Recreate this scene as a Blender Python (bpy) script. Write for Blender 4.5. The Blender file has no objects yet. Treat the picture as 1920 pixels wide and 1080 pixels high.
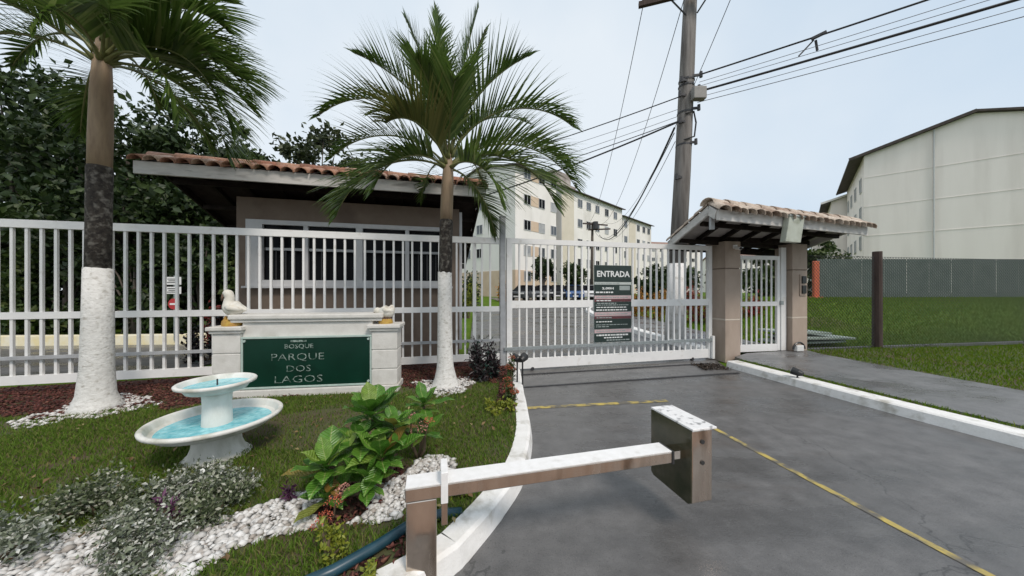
import bpy, math, random
import numpy as np
from mathutils import Vector, Matrix

random.seed(7)
RNG = np.random.default_rng(11)
SC = bpy.context.scene
COL = SC.collection
R = math.radians

# ------------------------------------------------------------------ camera
cam_d = bpy.data.cameras.new("camera")
cam_d.lens = 11.25
cam_d.sensor_width = 36.0
cam_d.shift_y = 3.0 / 1920.0
cam_d.clip_start = 0.05
cam_d.clip_end = 2000
cam = bpy.data.objects.new("camera", cam_d)
cam.location = (0, 0, 1.55)
cam.rotation_euler = (R(90), 0, 0)
COL.objects.link(cam)
SC.camera = cam

# ------------------------------------------------------------------ world: overcast sky
SUN_EL, SUN_AZ = 50.0, 142.0
W = bpy.data.worlds.new("World")
SC.world = W
W.use_nodes = True
nt = W.node_tree
nt.nodes.clear()
wo = nt.nodes.new("ShaderNodeOutputWorld")
bg = nt.nodes.new("ShaderNodeBackground")
bg.inputs[1].default_value = 0.1
sky = nt.nodes.new("ShaderNodeTexSky")
sky.sky_type = 'NISHITA'
sky.sun_disc = False
sky.sun_elevation = R(SUN_EL)
sky.sun_rotation = R(SUN_AZ)
tc = nt.nodes.new("ShaderNodeTexCoord")
nz = nt.nodes.new("ShaderNodeTexNoise")
nz.inputs["Scale"].default_value = 1.3
nz.inputs["Detail"].default_value = 5
nz.inputs["Roughness"].default_value = 0.5
rp = nt.nodes.new("ShaderNodeValToRGB")
rp.color_ramp.elements[0].position = 0.30
rp.color_ramp.elements[0].color = (0.390, 0.478, 0.570, 1)
rp.color_ramp.elements[1].position = 0.64
rp.color_ramp.elements[1].color = (0.555, 0.600, 0.640, 1)
sc10 = nt.nodes.new("ShaderNodeVectorMath")
sc10.operation = 'SCALE'
sc10.inputs["Scale"].default_value = 10.0
mx = nt.nodes.new("ShaderNodeMixRGB")
mx.inputs[0].default_value = 0.93
nt.links.new(tc.outputs["Generated"], nz.inputs["Vector"])
sx = nt.nodes.new("ShaderNodeSeparateXYZ")
nt.links.new(tc.outputs["Generated"], sx.inputs[0])
m1 = nt.nodes.new("ShaderNodeMath"); m1.operation = 'MULTIPLY_ADD'
m1.inputs[1].default_value = -0.17
nt.links.new(sx.outputs["X"], m1.inputs[0])
nt.links.new(nz.outputs["Fac"], m1.inputs[2])
m2 = nt.nodes.new("ShaderNodeMath"); m2.operation = 'MULTIPLY_ADD'
m2.inputs[1].default_value = 0.10
nt.links.new(sx.outputs["Z"], m2.inputs[0])
nt.links.new(m1.outputs[0], m2.inputs[2])
nt.links.new(m2.outputs[0], rp.inputs[0])
nt.links.new(rp.outputs[0], sc10.inputs[0])
nt.links.new(sky.outputs[0], mx.inputs[1])
nt.links.new(sc10.outputs[0], mx.inputs[2])
nt.links.new(mx.outputs[0], bg.inputs[0])
nt.links.new(bg.outputs[0], wo.inputs[0])

sun_d = bpy.data.lights.new("sun", 'SUN')
sun_d.energy = 1.5
sun_d.angle = R(14)
sun_d.color = (1.0, 0.90, 0.81)
sun = bpy.data.objects.new("sun", sun_d)
sun.rotation_euler = (R(90 - SUN_EL), 0, R(180 - SUN_AZ))
COL.objects.link(sun)

SC.view_settings.view_transform = 'Standard'
SC.view_settings.look = 'None'
SC.view_settings.exposure = 0.60
SC.view_settings.gamma = 1.0
SC.view_settings.use_curve_mapping = False
SC.cycles.max_bounces = 6
SC.cycles.transparent_max_bounces = 6

# ------------------------------------------------------------------ materials
def new_mat(name):
    m = bpy.data.materials.new(name)
    m.use_nodes = True
    t = m.node_tree
    b = t.nodes["Principled BSDF"]
    return m, t, b

def mat(name, c1, c2=None, scale=6.0, rough=0.6, bump=0.0, bscale=None, metal=0.0,
        spec=0.5, stretch=None, lo=0.35, hi=0.65, c3=None, scale3=1.2, lo3=0.55, hi3=0.7, rvar=0.0, detail=6):
    m, t, b = new_mat(name)
    N, L = t.nodes, t.links
    b.inputs["Roughness"].default_value = rough
    b.inputs["Metallic"].default_value = metal
    b.inputs["Specular IOR Level"].default_value = spec
    b.inputs["Base Color"].default_value = (*c1, 1)
    g = N.new("ShaderNodeNewGeometry")
    vec = g.outputs["Position"]
    if stretch:
        mp = N.new("ShaderNodeMapping")
        mp.inputs["Scale"].default_value = stretch
        L.new(vec, mp.inputs[0])
        vec = mp.outputs[0]
    if c2 is not None:
        n = N.new("ShaderNodeTexNoise")
        n.inputs["Scale"].default_value = scale
        n.inputs["Detail"].default_value = detail
        n.inputs["Roughness"].default_value = 0.62
        L.new(vec, n.inputs["Vector"])
        r = N.new("ShaderNodeValToRGB")
        r.color_ramp.elements[0].position = lo
        r.color_ramp.elements[0].color = (*c1, 1)
        r.color_ramp.elements[1].position = hi
        r.color_ramp.elements[1].color = (*c2, 1)
        L.new(n.outputs["Fac"], r.inputs[0])
        out = r.outputs[0]
        if c3 is not None:
            n3 = N.new("ShaderNodeTexNoise")
            n3.inputs["Scale"].default_value = scale3
            n3.inputs["Detail"].default_value = 5
            L.new(vec, n3.inputs["Vector"])
            r3 = N.new("ShaderNodeMapRange")
            r3.inputs[1].default_value = lo3
            r3.inputs[2].default_value = hi3
            L.new(n3.outputs["Fac"], r3.inputs[0])
            mxx = N.new("ShaderNodeMixRGB")
            mxx.inputs[2].default_value = (*c3, 1)
            L.new(r3.outputs[0], mxx.inputs[0])
            L.new(out, mxx.inputs[1])
            out = mxx.outputs[0]
        L.new(out, b.inputs["Base Color"])
        if rvar:
            mr = N.new("ShaderNodeMapRange")
            mr.inputs[1].default_value = 0.35
            mr.inputs[2].default_value = 0.65
            mr.inputs[3].default_value = max(0.03, rough - rvar)
            mr.inputs[4].default_value = min(1.0, rough + rvar)
            n4 = N.new("ShaderNodeTexNoise")
            n4.inputs["Scale"].default_value = scale3 * 1.7
            n4.inputs["Detail"].default_value = 4
            L.new(vec, n4.inputs["Vector"])
            L.new(n4.outputs["Fac"], mr.inputs[0])
            L.new(mr.outputs[0], b.inputs["Roughness"])
    if bump:
        nb = N.new("ShaderNodeTexNoise")
        nb.inputs["Scale"].default_value = bscale or scale * 4
        nb.inputs["Detail"].default_value = 5
        L.new(vec, nb.inputs["Vector"])
        bp = N.new("ShaderNodeBump")
        bp.inputs["Strength"].default_value = bump
        bp.inputs["Distance"].default_value = 0.01
        L.new(nb.outputs["Fac"], bp.inputs["Height"])
        L.new(bp.outputs[0], b.inputs["Normal"])
    return m

def leaf_mat(name, c1, c2, c3=None, rough=0.45, trans=0.25, spec=0.4):
    """colour differs from leaf to leaf (random per island); thin translucent blades"""
    m, t, b = new_mat(name)
    N, L = t.nodes, t.links
    g = N.new("ShaderNodeNewGeometry")
    r = N.new("ShaderNodeValToRGB")
    e = r.color_ramp.elements
    e[0].color = (*c1, 1)
    e[1].color = (*c2, 1)
    if c3:
        e[1].position = 0.66
        x = e.new(1.0)
        x.color = (*c3, 1)
    L.new(g.outputs["Random Per Island"], r.inputs[0])
    L.new(r.outputs[0], b.inputs["Base Color"])
    b.inputs["Roughness"].default_value = rough
    b.inputs["Specular IOR Level"].default_value = spec
    tr = N.new("ShaderNodeBsdfTranslucent")
    L.new(r.outputs[0], tr.inputs[0])
    ms = N.new("ShaderNodeMixShader")
    ms.inputs[0].default_value = trans
    L.new(b.outputs[0], ms.inputs[1])
    L.new(tr.outputs[0], ms.inputs[2])
    L.new(ms.outputs[0], N["Material Output"].inputs[0])
    return m

def piece_mat(name, cols, rough=0.75, spec=0.35, noise=0.35, nscale=30):
    """colour differs from object to object (tiles, boards), with fine mottling"""
    m, t, b = new_mat(name)
    N, L = t.nodes, t.links
    oi = N.new("ShaderNodeObjectInfo")
    r = N.new("ShaderNodeValToRGB")
    e = r.color_ramp.elements
    while len(e) < len(cols):
        e.new(0.5)
    for i, c in enumerate(cols):
        e[i].position = i / (len(cols) - 1)
        e[i].color = (*c, 1)
    L.new(oi.outputs["Random"], r.inputs[0])
    g = N.new("ShaderNodeNewGeometry")
    n = N.new("ShaderNodeTexNoise")
    n.inputs["Scale"].default_value = nscale
    n.inputs["Detail"].default_value = 5
    L.new(g.outputs["Position"], n.inputs["Vector"])
    mr = N.new("ShaderNodeMapRange")
    mr.inputs[1].default_value = 0.3
    mr.inputs[2].default_value = 0.7
    mr.inputs[3].default_value = 1 - noise
    mr.inputs[4].default_value = 1 + noise * 0.6
    L.new(n.outputs["Fac"], mr.inputs[0])
    vm = N.new("ShaderNodeVectorMath")
    vm.operation = 'SCALE'
    L.new(r.outputs[0], vm.inputs[0])
    L.new(mr.outputs[0], vm.inputs["Scale"])
    L.new(vm.outputs[0], b.inputs["Base Color"])
    b.inputs["Roughness"].default_value = rough
    b.inputs["Specular IOR Level"].default_value = spec
    return m

M = {}
M['road'] = mat('wet_concrete_road', (0.094, 0.091, 0.090), (0.138, 0.134, 0.131), scale=7.0, rough=0.36, bump=0.6, bscale=70, spec=0.55,
                c3=(0.098, 0.084, 0.074), scale3=0.9, lo3=0.50, hi3=0.70, rvar=0.17, detail=14)
def damp_paving(name, dry1, dry2, damp, stretch, sc=0.8):
    m, t, b = new_mat(name)
    N, L = t.nodes, t.links
    g = N.new("ShaderNodeNewGeometry")
    mp = N.new("ShaderNodeMapping")
    mp.inputs["Rotation"].default_value = (0, 0, R(-13.7))
    mp.inputs["Scale"].default_value = stretch
    L.new(g.outputs["Position"], mp.inputs[0])
    def noise(scale, detail, vec):
        n = N.new("ShaderNodeTexNoise")
        n.inputs["Scale"].default_value = scale
        n.inputs["Detail"].default_value = detail
        n.inputs["Roughness"].default_value = 0.65
        L.new(vec, n.inputs["Vector"])
        return n.outputs["Fac"]
    def mrange(src, a, b2, c, d):
        r = N.new("ShaderNodeMapRange")
        for k, v in zip((1, 2, 3, 4), (a, b2, c, d)):
            r.inputs[k].default_value = v
        L.new(src, r.inputs[0])
        return r.outputs[0]
    def mix(f, c1, c2):
        x = N.new("ShaderNodeMixRGB")
        L.new(f, x.inputs[0])
        for k, c in ((1, c1), (2, c2)):
            if isinstance(c, tuple): x.inputs[k].default_value = (*c, 1)
            else: L.new(c, x.inputs[k])
        return x.outputs[0]
    pos = g.outputs["Position"]
    base = mix(mrange(noise(5.0, 12, pos), 0.35, 0.65, 0, 1), dry1, dry2)
    speck = mix(mrange(noise(130.0, 2, pos), 0.56, 0.70, 0, 0.55), base, (0.22, 0.215, 0.21))
    speck2 = mix(mrange(noise(95.0, 2, pos), 0.58, 0.70, 0, 0.6), speck, (0.035, 0.034, 0.033))
    stain = mix(mrange(noise(0.7, 6, mp.outputs[0]), 0.56, 0.74, 0, 0.55), speck2, (0.105, 0.078, 0.060))
    wet = mrange(noise(sc, 7, mp.outputs[0]), 0.44, 0.60, 0, 1)
    col = mix(wet, stain, damp)
    half = mix(mrange(wet, 0, 1, 0, 0.62), stain, damp)
    vo = N.new("ShaderNodeTexVoronoi")
    vo.feature = 'DISTANCE_TO_EDGE'
    vo.inputs["Scale"].default_value = 0.32
    wob = N.new("ShaderNodeVectorMath"); wob.operation = 'ADD'
    nv = N.new("ShaderNodeTexNoise"); nv.inputs["Scale"].default_value = 2.2; nv.inputs["Detail"].default_value = 6
    L.new(pos, nv.inputs["Vector"])
    L.new(pos, wob.inputs[0]); L.new(nv.outputs["Color"], wob.inputs[1])
    L.new(wob.outputs[0], vo.inputs["Vector"])
    crack = mrange(vo.outputs["Distance"], 0.0010, 0.0035, 0.55, 0.0)
    L.new(mix(crack, half, (0.03, 0.03, 0.03)), b.inputs["Base Color"])
    L.new(mrange(wet, 0, 1, 0.47, 0.17), b.inputs["Roughness"])
    b.inputs["Specular IOR Level"].default_value = 0.5
    bp = N.new("ShaderNodeBump")
    bp.inputs["Strength"].default_value = 0.45
    bp.inputs["Distance"].default_value = 0.006
    L.new(noise(75.0, 5, pos), bp.inputs["Height"])
    L.new(bp.outputs[0], b.inputs["Normal"])
    return m
M['road'] = damp_paving('wet_concrete_road', (0.100, 0.098, 0.097), (0.160, 0.157, 0.155), (0.062, 0.061, 0.060), (0.55, 1.5, 1))
M['walk'] = damp_paving('pavement_concrete', (0.14, 0.14, 0.14), (0.20, 0.20, 0.20), (0.095, 0.095, 0.096), (0.7, 1.2, 1), 1.1)
M['kerb'] = mat('whitewash', (0.74, 0.73, 0.70), (0.82, 0.81, 0.79), scale=9, rough=0.75, bump=0.35, bscale=60, c3=(0.46, 0.44, 0.39), scale3=6, lo3=0.55, hi3=0.72)
M['kerb_yellow'] = mat('yellowed_whitewash', (0.72, 0.62, 0.35), (0.75, 0.72, 0.6), scale=3, rough=0.8, bump=0.3)
M['terrain'] = mat('grassy_ground', (0.060, 0.120, 0.010), (0.110, 0.170, 0.020), scale=1.6, rough=0.95, spec=0.05, bump=0.6, bscale=22, c3=(0.10, 0.10, 0.045), scale3=0.5)
M['soil'] = mat('lawn_soil', (0.055, 0.080, 0.020), (0.095, 0.085, 0.040), scale=2.5, rough=0.95, bump=0.8, bscale=50, c3=(0.085, 0.055, 0.035), scale3=1.1, lo3=0.45, hi3=0.62)
M['mulchbed'] = mat('dark_mulch_soil', (0.05, 0.022, 0.018), (0.09, 0.035, 0.027), scale=14, rough=0.9, bump=0.6)
M['mulch'] = leaf_mat('red_bark_chips', (0.05, 0.015, 0.012), (0.15, 0.045, 0.035), (0.20, 0.09, 0.06), rough=0.8, trans=0.0)
M['pebble'] = leaf_mat('white_marble_pebbles', (0.52, 0.50, 0.47), (0.72, 0.71, 0.69), (0.34, 0.30, 0.26), rough=0.6, trans=0.0)
M['grass'] = leaf_mat('grass_blades', (0.070, 0.135, 0.016), (0.145, 0.235, 0.034), (0.22, 0.19, 0.08), rough=0.7, trans=0.35, spec=0.1)
M['yellow'] = mat('worn_yellow_paint', (0.52, 0.40, 0.09), (0.34, 0.27, 0.10), scale=8, rough=0.6, c3=(0.13, 0.12, 0.10), scale3=7, lo3=0.44, hi3=0.56)
M['white'] = mat('white_gloss_paint', (0.77, 0.765, 0.75), (0.83, 0.82, 0.80), scale=5, rough=0.38, c3=(0.62, 0.59, 0.54), scale3=7, lo3=0.62, hi3=0.8)
M['galv'] = mat('galvanised_steel', (0.30, 0.33, 0.33), (0.42, 0.45, 0.45), scale=20, rough=0.45, metal=0.6)
M['graymetal'] = mat('grey_painted_post', (0.33, 0.34, 0.35), (0.42, 0.43, 0.44), scale=7, rough=0.5)
M['taupe'] = mat('taupe_render', (0.185, 0.142, 0.112), (0.210, 0.165, 0.132), scale=4, rough=0.85, bump=0.15, bscale=90, c3=(0.150, 0.115, 0.092), scale3=1.3, spec=0.2)
M['pillar'] = mat('beige_render', (0.365, 0.290, 0.235), (0.41, 0.330, 0.270), scale=5, rough=0.85, bump=0.15, bscale=90, c3=(0.29, 0.232, 0.188), scale3=1.8, stretch=(1, 1, 0.4))
M['pale'] = mat('pale_band', (0.55, 0.48, 0.40), (0.60, 0.53, 0.45), scale=8, rough=0.8)
M['fascia'] = mat('grey_white_board', (0.50, 0.49, 0.47), (0.62, 0.60, 0.57), scale=4, rough=0.6, c3=(0.34, 0.32, 0.30), scale3=3, stretch=(1, 1, 4))
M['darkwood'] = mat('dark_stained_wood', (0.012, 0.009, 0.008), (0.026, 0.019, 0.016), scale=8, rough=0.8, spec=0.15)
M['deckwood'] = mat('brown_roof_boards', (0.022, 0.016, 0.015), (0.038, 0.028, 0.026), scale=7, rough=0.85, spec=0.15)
M['deckpale'] = mat('grey_brown_roof_boards', (0.30, 0.275, 0.265), (0.38, 0.35, 0.335), scale=7, rough=0.8)
M['tile'] = piece_mat('clay_roof_tiles', [(0.20, 0.075, 0.045), (0.42, 0.24, 0.16), (0.28, 0.11, 0.065), (0.55, 0.40, 0.30)])
M['tile_pale'] = piece_mat('pale_clay_tiles', [(0.40, 0.31, 0.24), (0.58, 0.49, 0.40), (0.34, 0.24, 0.18), (0.62, 0.54, 0.45)])
M['mortar'] = mat('ridge_mortar', (0.34, 0.27, 0.22), (0.44, 0.37, 0.30), scale=20, rough=0.9, bump=0.4)
M['glass'] = mat('dark_window_glass', (0.006, 0.006, 0.007), None, rough=0.10, spec=0.07)
M['grey_glass'] = mat('grey_window_glass', (0.06, 0.07, 0.08), (0.12, 0.13, 0.15), scale=0.5, rough=0.15)
M['curtain'] = mat('curtained_window', (0.30, 0.31, 0.33), (0.46, 0.46, 0.45), scale=1.2, rough=0.3)
M['alu'] = mat('aluminium_frame', (0.52, 0.52, 0.53), (0.58, 0.58, 0.58), scale=6, rough=0.4)
M['stone'] = mat('cream_sign_wall', (0.60, 0.58, 0.54), (0.68, 0.66, 0.62), scale=7, rough=0.8, bump=0.25, bscale=60, c3=(0.46, 0.44, 0.39), scale3=2.6, lo3=0.56, hi3=0.75)
M['green'] = mat('dark_green_panel', (0.002, 0.024, 0.014), (0.004, 0.036, 0.022), scale=1.5, rough=0.30, c3=(0.002, 0.014, 0.009), scale3=2.0, spec=0.35)
M['panel_edge'] = mat('pale_green_metal_edge', (0.36, 0.46, 0.42), (0.46, 0.55, 0.50), scale=8, rough=0.4)
M['letter'] = mat('worn_silver_letters', (0.30, 0.37, 0.33), (0.035, 0.075, 0.055), scale=26, rough=0.5, lo=0.42, hi=0.62)
M['fountain'] = mat('white_cast_stone', (0.66, 0.65, 0.60), (0.75, 0.74, 0.70), scale=9, rough=0.7, bump=0.2, bscale=70, c3=(0.40, 0.40, 0.33), scale3=5, lo3=0.52, hi3=0.74, stretch=(1, 1, 0.5))
M['water'] = mat('blue_pool_water', (0.12, 0.48, 0.56), (0.36, 0.74, 0.79), scale=15, rough=0.06, bump=0.6, bscale=24, spec=0.6, lo=0.38, hi=0.66)  # two-tone noise paints rippled caustic light into the water colour
M['trunkwhite'] = mat('limewashed_bark', (0.72, 0.71, 0.68), (0.60, 0.59, 0.56), scale=22, rough=0.9, bump=0.8, bscale=45, c3=(0.42, 0.40, 0.36), scale3=24, lo3=0.54, hi3=0.72, stretch=(0.8, 0.8, 1.2))
M['trunkdark'] = mat('lichen_dark_bark', (0.018, 0.014, 0.012), (0.055, 0.045, 0.036), scale=22, rough=0.9, bump=0.8, bscale=40, c3=(0.19, 0.175, 0.15), scale3=18, lo3=0.50, hi3=0.72)
M['trunktan'] = mat('tan_crownshaft', (0.24, 0.17, 0.11), (0.34, 0.25, 0.16), scale=12, rough=0.7, bump=0.3, stretch=(1.5, 1.5, 0.25))
M['bark'] = mat('grey_bark', (0.06, 0.05, 0.04), (0.12, 0.10, 0.08), scale=9, rough=0.9, bump=0.6, stretch=(1, 1, 0.3))
M['frond'] = leaf_mat('palm_leaflets', (0.044, 0.086, 0.013), (0.100, 0.165, 0.032), (0.190, 0.235, 0.075), rough=0.34, trans=0.38, spec=0.5)
M['rachis'] = mat('palm_midrib', (0.12, 0.14, 0.04), (0.17, 0.17, 0.06), scale=8, rough=0.5)
M['deadfrond'] = leaf_mat('yellowing_leaflets', (0.07, 0.10, 0.02), (0.18, 0.17, 0.05), rough=0.6, trans=0.25)
M['tree_dark'] = leaf_mat('dark_tree_leaves', (0.012, 0.026, 0.008), (0.030, 0.055, 0.014), (0.055, 0.085, 0.022), rough=0.5, trans=0.18)
M['tree_mid'] = leaf_mat('mid_tree_leaves', (0.022, 0.045, 0.010), (0.055, 0.090, 0.020), (0.095, 0.120, 0.035), rough=0.5, trans=0.22)
M['tree_lacy'] = leaf_mat('pale_lacy_leaves', (0.030, 0.045, 0.020), (0.065, 0.085, 0.035), (0.10, 0.11, 0.06), rough=0.5, trans=0.2)
M['bigleaf'] = leaf_mat('broad_green_leaves', (0.065, 0.185, 0.020), (0.120, 0.275, 0.034), (0.21, 0.29, 0.045), rough=0.32, trans=0.25, spec=0.5)
M['silver'] = leaf_mat('silver_leaves', (0.040, 0.055, 0.030), (0.22, 0.25, 0.17), (0.70, 0.70, 0.65), rough=0.6, trans=0.12)
M['silvergreen'] = leaf_mat('grey_green_leaves', (0.035, 0.055, 0.022), (0.14, 0.17, 0.085), (0.46, 0.46, 0.38), rough=0.6, trans=0.12)
M['purple'] = leaf_mat('purple_leaves', (0.06, 0.014, 0.045), (0.13, 0.04, 0.10), (0.22, 0.10, 0.19), rough=0.4, trans=0.15)
M['darkcroton'] = leaf_mat('dark_croton_leaves', (0.016, 0.012, 0.014), (0.040, 0.026, 0.030), (0.022, 0.060, 0.045), rough=0.4, trans=0.1)
M['ixora'] = leaf_mat('ixora_leaves', (0.030, 0.060, 0.014), (0.065, 0.095, 0.022), rough=0.4, trans=0.2)
M['redflower'] = leaf_mat('orange_red_petals', (0.55, 0.10, 0.055), (0.62, 0.20, 0.11), (0.50, 0.06, 0.05), rough=0.6, trans=0.2)
M['pinkflower'] = leaf_mat('salmon_petals', (0.60, 0.22, 0.18), (0.66, 0.36, 0.30), (0.45, 0.28, 0.14), rough=0.6, trans=0.2)
M['yellowleaf'] = leaf_mat('yellow_green_leaves', (0.16, 0.20, 0.020), (0.28, 0.30, 0.035), (0.09, 0.14, 0.02), rough=0.45, trans=0.25)
M['croton_orange'] = leaf_mat('orange_croton_leaves', (0.42, 0.13, 0.025), (0.50, 0.26, 0.04), (0.10, 0.13, 0.03), rough=0.45, trans=0.15)
M['croton_red'] = leaf_mat('red_croton_leaves', (0.38, 0.045, 0.036), (0.22, 0.040, 0.036), (0.06, 0.08, 0.03), rough=0.45, trans=0.15)
M['stem'] = mat('plant_stem', (0.10, 0.07, 0.04), (0.15, 0.11, 0.07), scale=20, rough=0.8)
M['steel'] = mat('polished_steel', (0.90, 0.83, 0.76), (0.82, 0.74, 0.66), scale=5, rough=0.07, metal=1.0, bump=0.10, bscale=9, stretch=(1, 1, 0.3))
M['weathered'] = mat('brown_reflection_steel', (0.52, 0.44, 0.375), (0.66, 0.58, 0.505), scale=10, rough=0.20, metal=0.95, bump=0.12, bscale=14, stretch=(1.0, 1.0, 0.22), c3=(0.22, 0.17, 0.13), scale3=8, lo3=0.58, hi3=0.76, rvar=0.10)  # brown tone and dark streaks paint reflections into the polished steel
M['lawn_reflection'] = mat('painted_lawn_reflection', (0.030, 0.034, 0.016), (0.060, 0.055, 0.032), scale=9, rough=0.22, spec=0.5, c3=(0.10, 0.085, 0.06), scale3=5, lo3=0.55, hi3=0.75)  # dark olive colour stands for the lawn mirrored in the block side
M['satin'] = mat('satin_steel', (0.93, 0.91, 0.88), (0.86, 0.84, 0.81), scale=14, rough=0.42, metal=0.85, bump=0.12, bscale=40)
M['steel_joint'] = mat('dark_joint', (0.03, 0.03, 0.03), None, rough=0.6)
M['plate'] = mat('white_plate', (0.84, 0.83, 0.82), (0.76, 0.75, 0.73), scale=18, rough=0.35, c3=(0.60, 0.58, 0.55), scale3=9, lo3=0.60, hi3=0.78)
M['cap'] = mat('mirrored_sky_cap', (0.84, 0.83, 0.82), (0.74, 0.73, 0.72), scale=20, rough=0.35, c3=(0.30, 0.30, 0.30), scale3=22, lo3=0.55, hi3=0.68)  # white and grey mottling paints the mirrored sky and palm
M['hose'] = mat('dark_blue_tube', (0.010, 0.042, 0.062), (0.016, 0.060, 0.085), scale=10, rough=0.35)
M['poleconc'] = mat('weathered_pole', (0.13, 0.118, 0.108), (0.235, 0.22, 0.205), scale=9, rough=0.9, bump=0.4, bscale=40, stretch=(1.6, 1.6, 0.10), c3=(0.085, 0.075, 0.068), scale3=5, lo3=0.55, hi3=0.7)
M['darkmetal'] = mat('dark_metal', (0.022, 0.022, 0.025), (0.045, 0.045, 0.048), scale=15, rough=0.55)
M['wire'] = mat('black_cable', (0.02, 0.02, 0.022), None, rough=0.6)
M['wire_thin'] = mat('aluminium_wire', (0.16, 0.16, 0.17), None, rough=0.5)
M['boxgray'] = mat('grey_junction_box', (0.22, 0.215, 0.20), (0.28, 0.27, 0.25), scale=10, rough=0.6)
M['bwhite'] = mat('white_facade', (0.82, 0.785, 0.745), (0.87, 0.835, 0.80), scale=0.7, rough=0.85, c3=(0.58, 0.55, 0.50), scale3=0.35, lo3=0.55, hi3=0.8, stretch=(1, 1, 0.35))
M['bgrey'] = mat('pale_grey_facade', (0.82, 0.755, 0.715), (0.87, 0.805, 0.765), scale=0.5, rough=0.85, c3=(0.70, 0.635, 0.595), scale3=0.9, lo3=0.48, hi3=0.8, stretch=(1, 1, 0.10))
M['bbeige'] = mat('beige_facade_panel', (0.64, 0.58, 0.475), (0.70, 0.635, 0.53), scale=0.8, rough=0.85)
M['bsalmon'] = mat('salmon_facade_panel', (0.60, 0.45, 0.33), (0.66, 0.52, 0.39), scale=0.8, rough=0.85)
M['roofdark'] = mat('dark_roof', (0.045, 0.035, 0.032), (0.085, 0.065, 0.058), scale=3, rough=0.8)
M['rooftile_far'] = mat('far_clay_roof', (0.20, 0.11, 0.08), (0.32, 0.20, 0.15), scale=2, rough=0.85)
M['tank'] = mat('stained_concrete', (0.46, 0.41, 0.37), (0.26, 0.22, 0.20), scale=0.8, rough=0.9)
M['hoard'] = mat('grey_green_sheet', (0.085, 0.115, 0.100), (0.120, 0.148, 0.132), scale=2, rough=0.6)
M['orange'] = mat('orange_plastic', (0.55, 0.12, 0.05), (0.45, 0.10, 0.045), scale=14, rough=0.6)
M['postwood'] = mat('dark_timber_post', (0.040, 0.026, 0.022), (0.075, 0.050, 0.042), scale=9, rough=0.9, bump=0.5, stretch=(2, 2, 0.25))
M['mesh'] = mat('chain_link_wire', (0.045, 0.05, 0.05), None, rough=0.6)
M['slab'] = mat('mossy_slab', (0.42, 0.46, 0.42), (0.26, 0.33, 0.27), scale=7, rough=0.85, bump=0.4)
M['signdark'] = mat('green_black_board', (0.012, 0.026, 0.022), (0.020, 0.036, 0.030), scale=5, rough=0.35)
M['signpink'] = mat('faded_red_strip', (0.48, 0.33, 0.34), (0.55, 0.42, 0.42), scale=10, rough=0.5)
M['signgrey'] = mat('grey_strip', (0.42, 0.46, 0.44), (0.50, 0.53, 0.51), scale=10, rough=0.5)
M['signmaroon'] = mat('maroon_strip', (0.10, 0.03, 0.035), (0.13, 0.04, 0.045), scale=9, rough=0.4)
M['print'] = mat('white_print', (0.72, 0.74, 0.73), None, rough=0.5)
M['print_dim'] = mat('faded_print', (0.30, 0.34, 0.33), None, rough=0.5)
M['goose'] = mat('cream_painted_figure', (0.66, 0.62, 0.53), (0.72, 0.70, 0.64), scale=14, rough=0.7, c3=(0.40, 0.33, 0.24), scale3=9, lo3=0.56, hi3=0.74)
M['goosebrown'] = mat('brown_paint', (0.20, 0.12, 0.08), (0.12, 0.07, 0.05), scale=20, rough=0.6)
M['gooseyellow'] = mat('yellow_ochre_paint', (0.48, 0.32, 0.06), (0.38, 0.20, 0.05), scale=16, rough=0.6)
M['signred'] = mat('red_sign', (0.45, 0.03, 0.035), None, rough=0.4)
M['black'] = mat('black_plastic', (0.012, 0.012, 0.013), (0.025, 0.025, 0.025), scale=20, rough=0.4)
M['tyre'] = mat('tyre_rubber', (0.015, 0.015, 0.015), None, rough=0.8)
M['chrome'] = mat('wheel_metal', (0.4, 0.4, 0.41), None, rough=0.3, metal=0.8)
M['lamp'] = mat('lamp_lens', (0.7, 0.7, 0.68), None, rough=0.15)
M['lightbox'] = mat('pale_green_box', (0.46, 0.49, 0.42), (0.38, 0.40, 0.33), scale=5, rough=0.5, c3=(0.25, 0.27, 0.2), scale3=5, lo3=0.58, hi3=0.75)
M['unseen_pave'] = mat('unseen_brown_paving', (0.20, 0.135, 0.10), (0.28, 0.20, 0.155), scale=6, rough=0.8, bump=0.3)
M['earth'] = mat('unseen_brown_earth', (0.20, 0.13, 0.09), (0.27, 0.19, 0.14), scale=0.6, rough=0.95)

# ------------------------------------------------------------------ builders
ORG = {}
def org(p):
    return ORG.get(p.name, Vector((0, 0, 0))) if p is not None else Vector((0, 0, 0))

def tag(o, label=None, cat=None, group=None, kind=None):
    if label: o['label'] = label
    if cat: o['category'] = cat
    if group: o['group'] = group
    if kind: o['kind'] = kind
    return o

def thing(name, label, cat, loc=(0, 0, 0), rotz=0.0, group=None):
    o = bpy.data.objects.new(name, None)
    o.empty_display_size = 0.2
    COL.objects.link(o)
    o.location = loc
    o.rotation_euler = (0, 0, rotz)
    ORG[o.name] = Vector(loc) if rotz == 0 else Vector((0, 0, 0))   # rotated things are built in local space
    return tag(o, label, cat, group)

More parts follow.
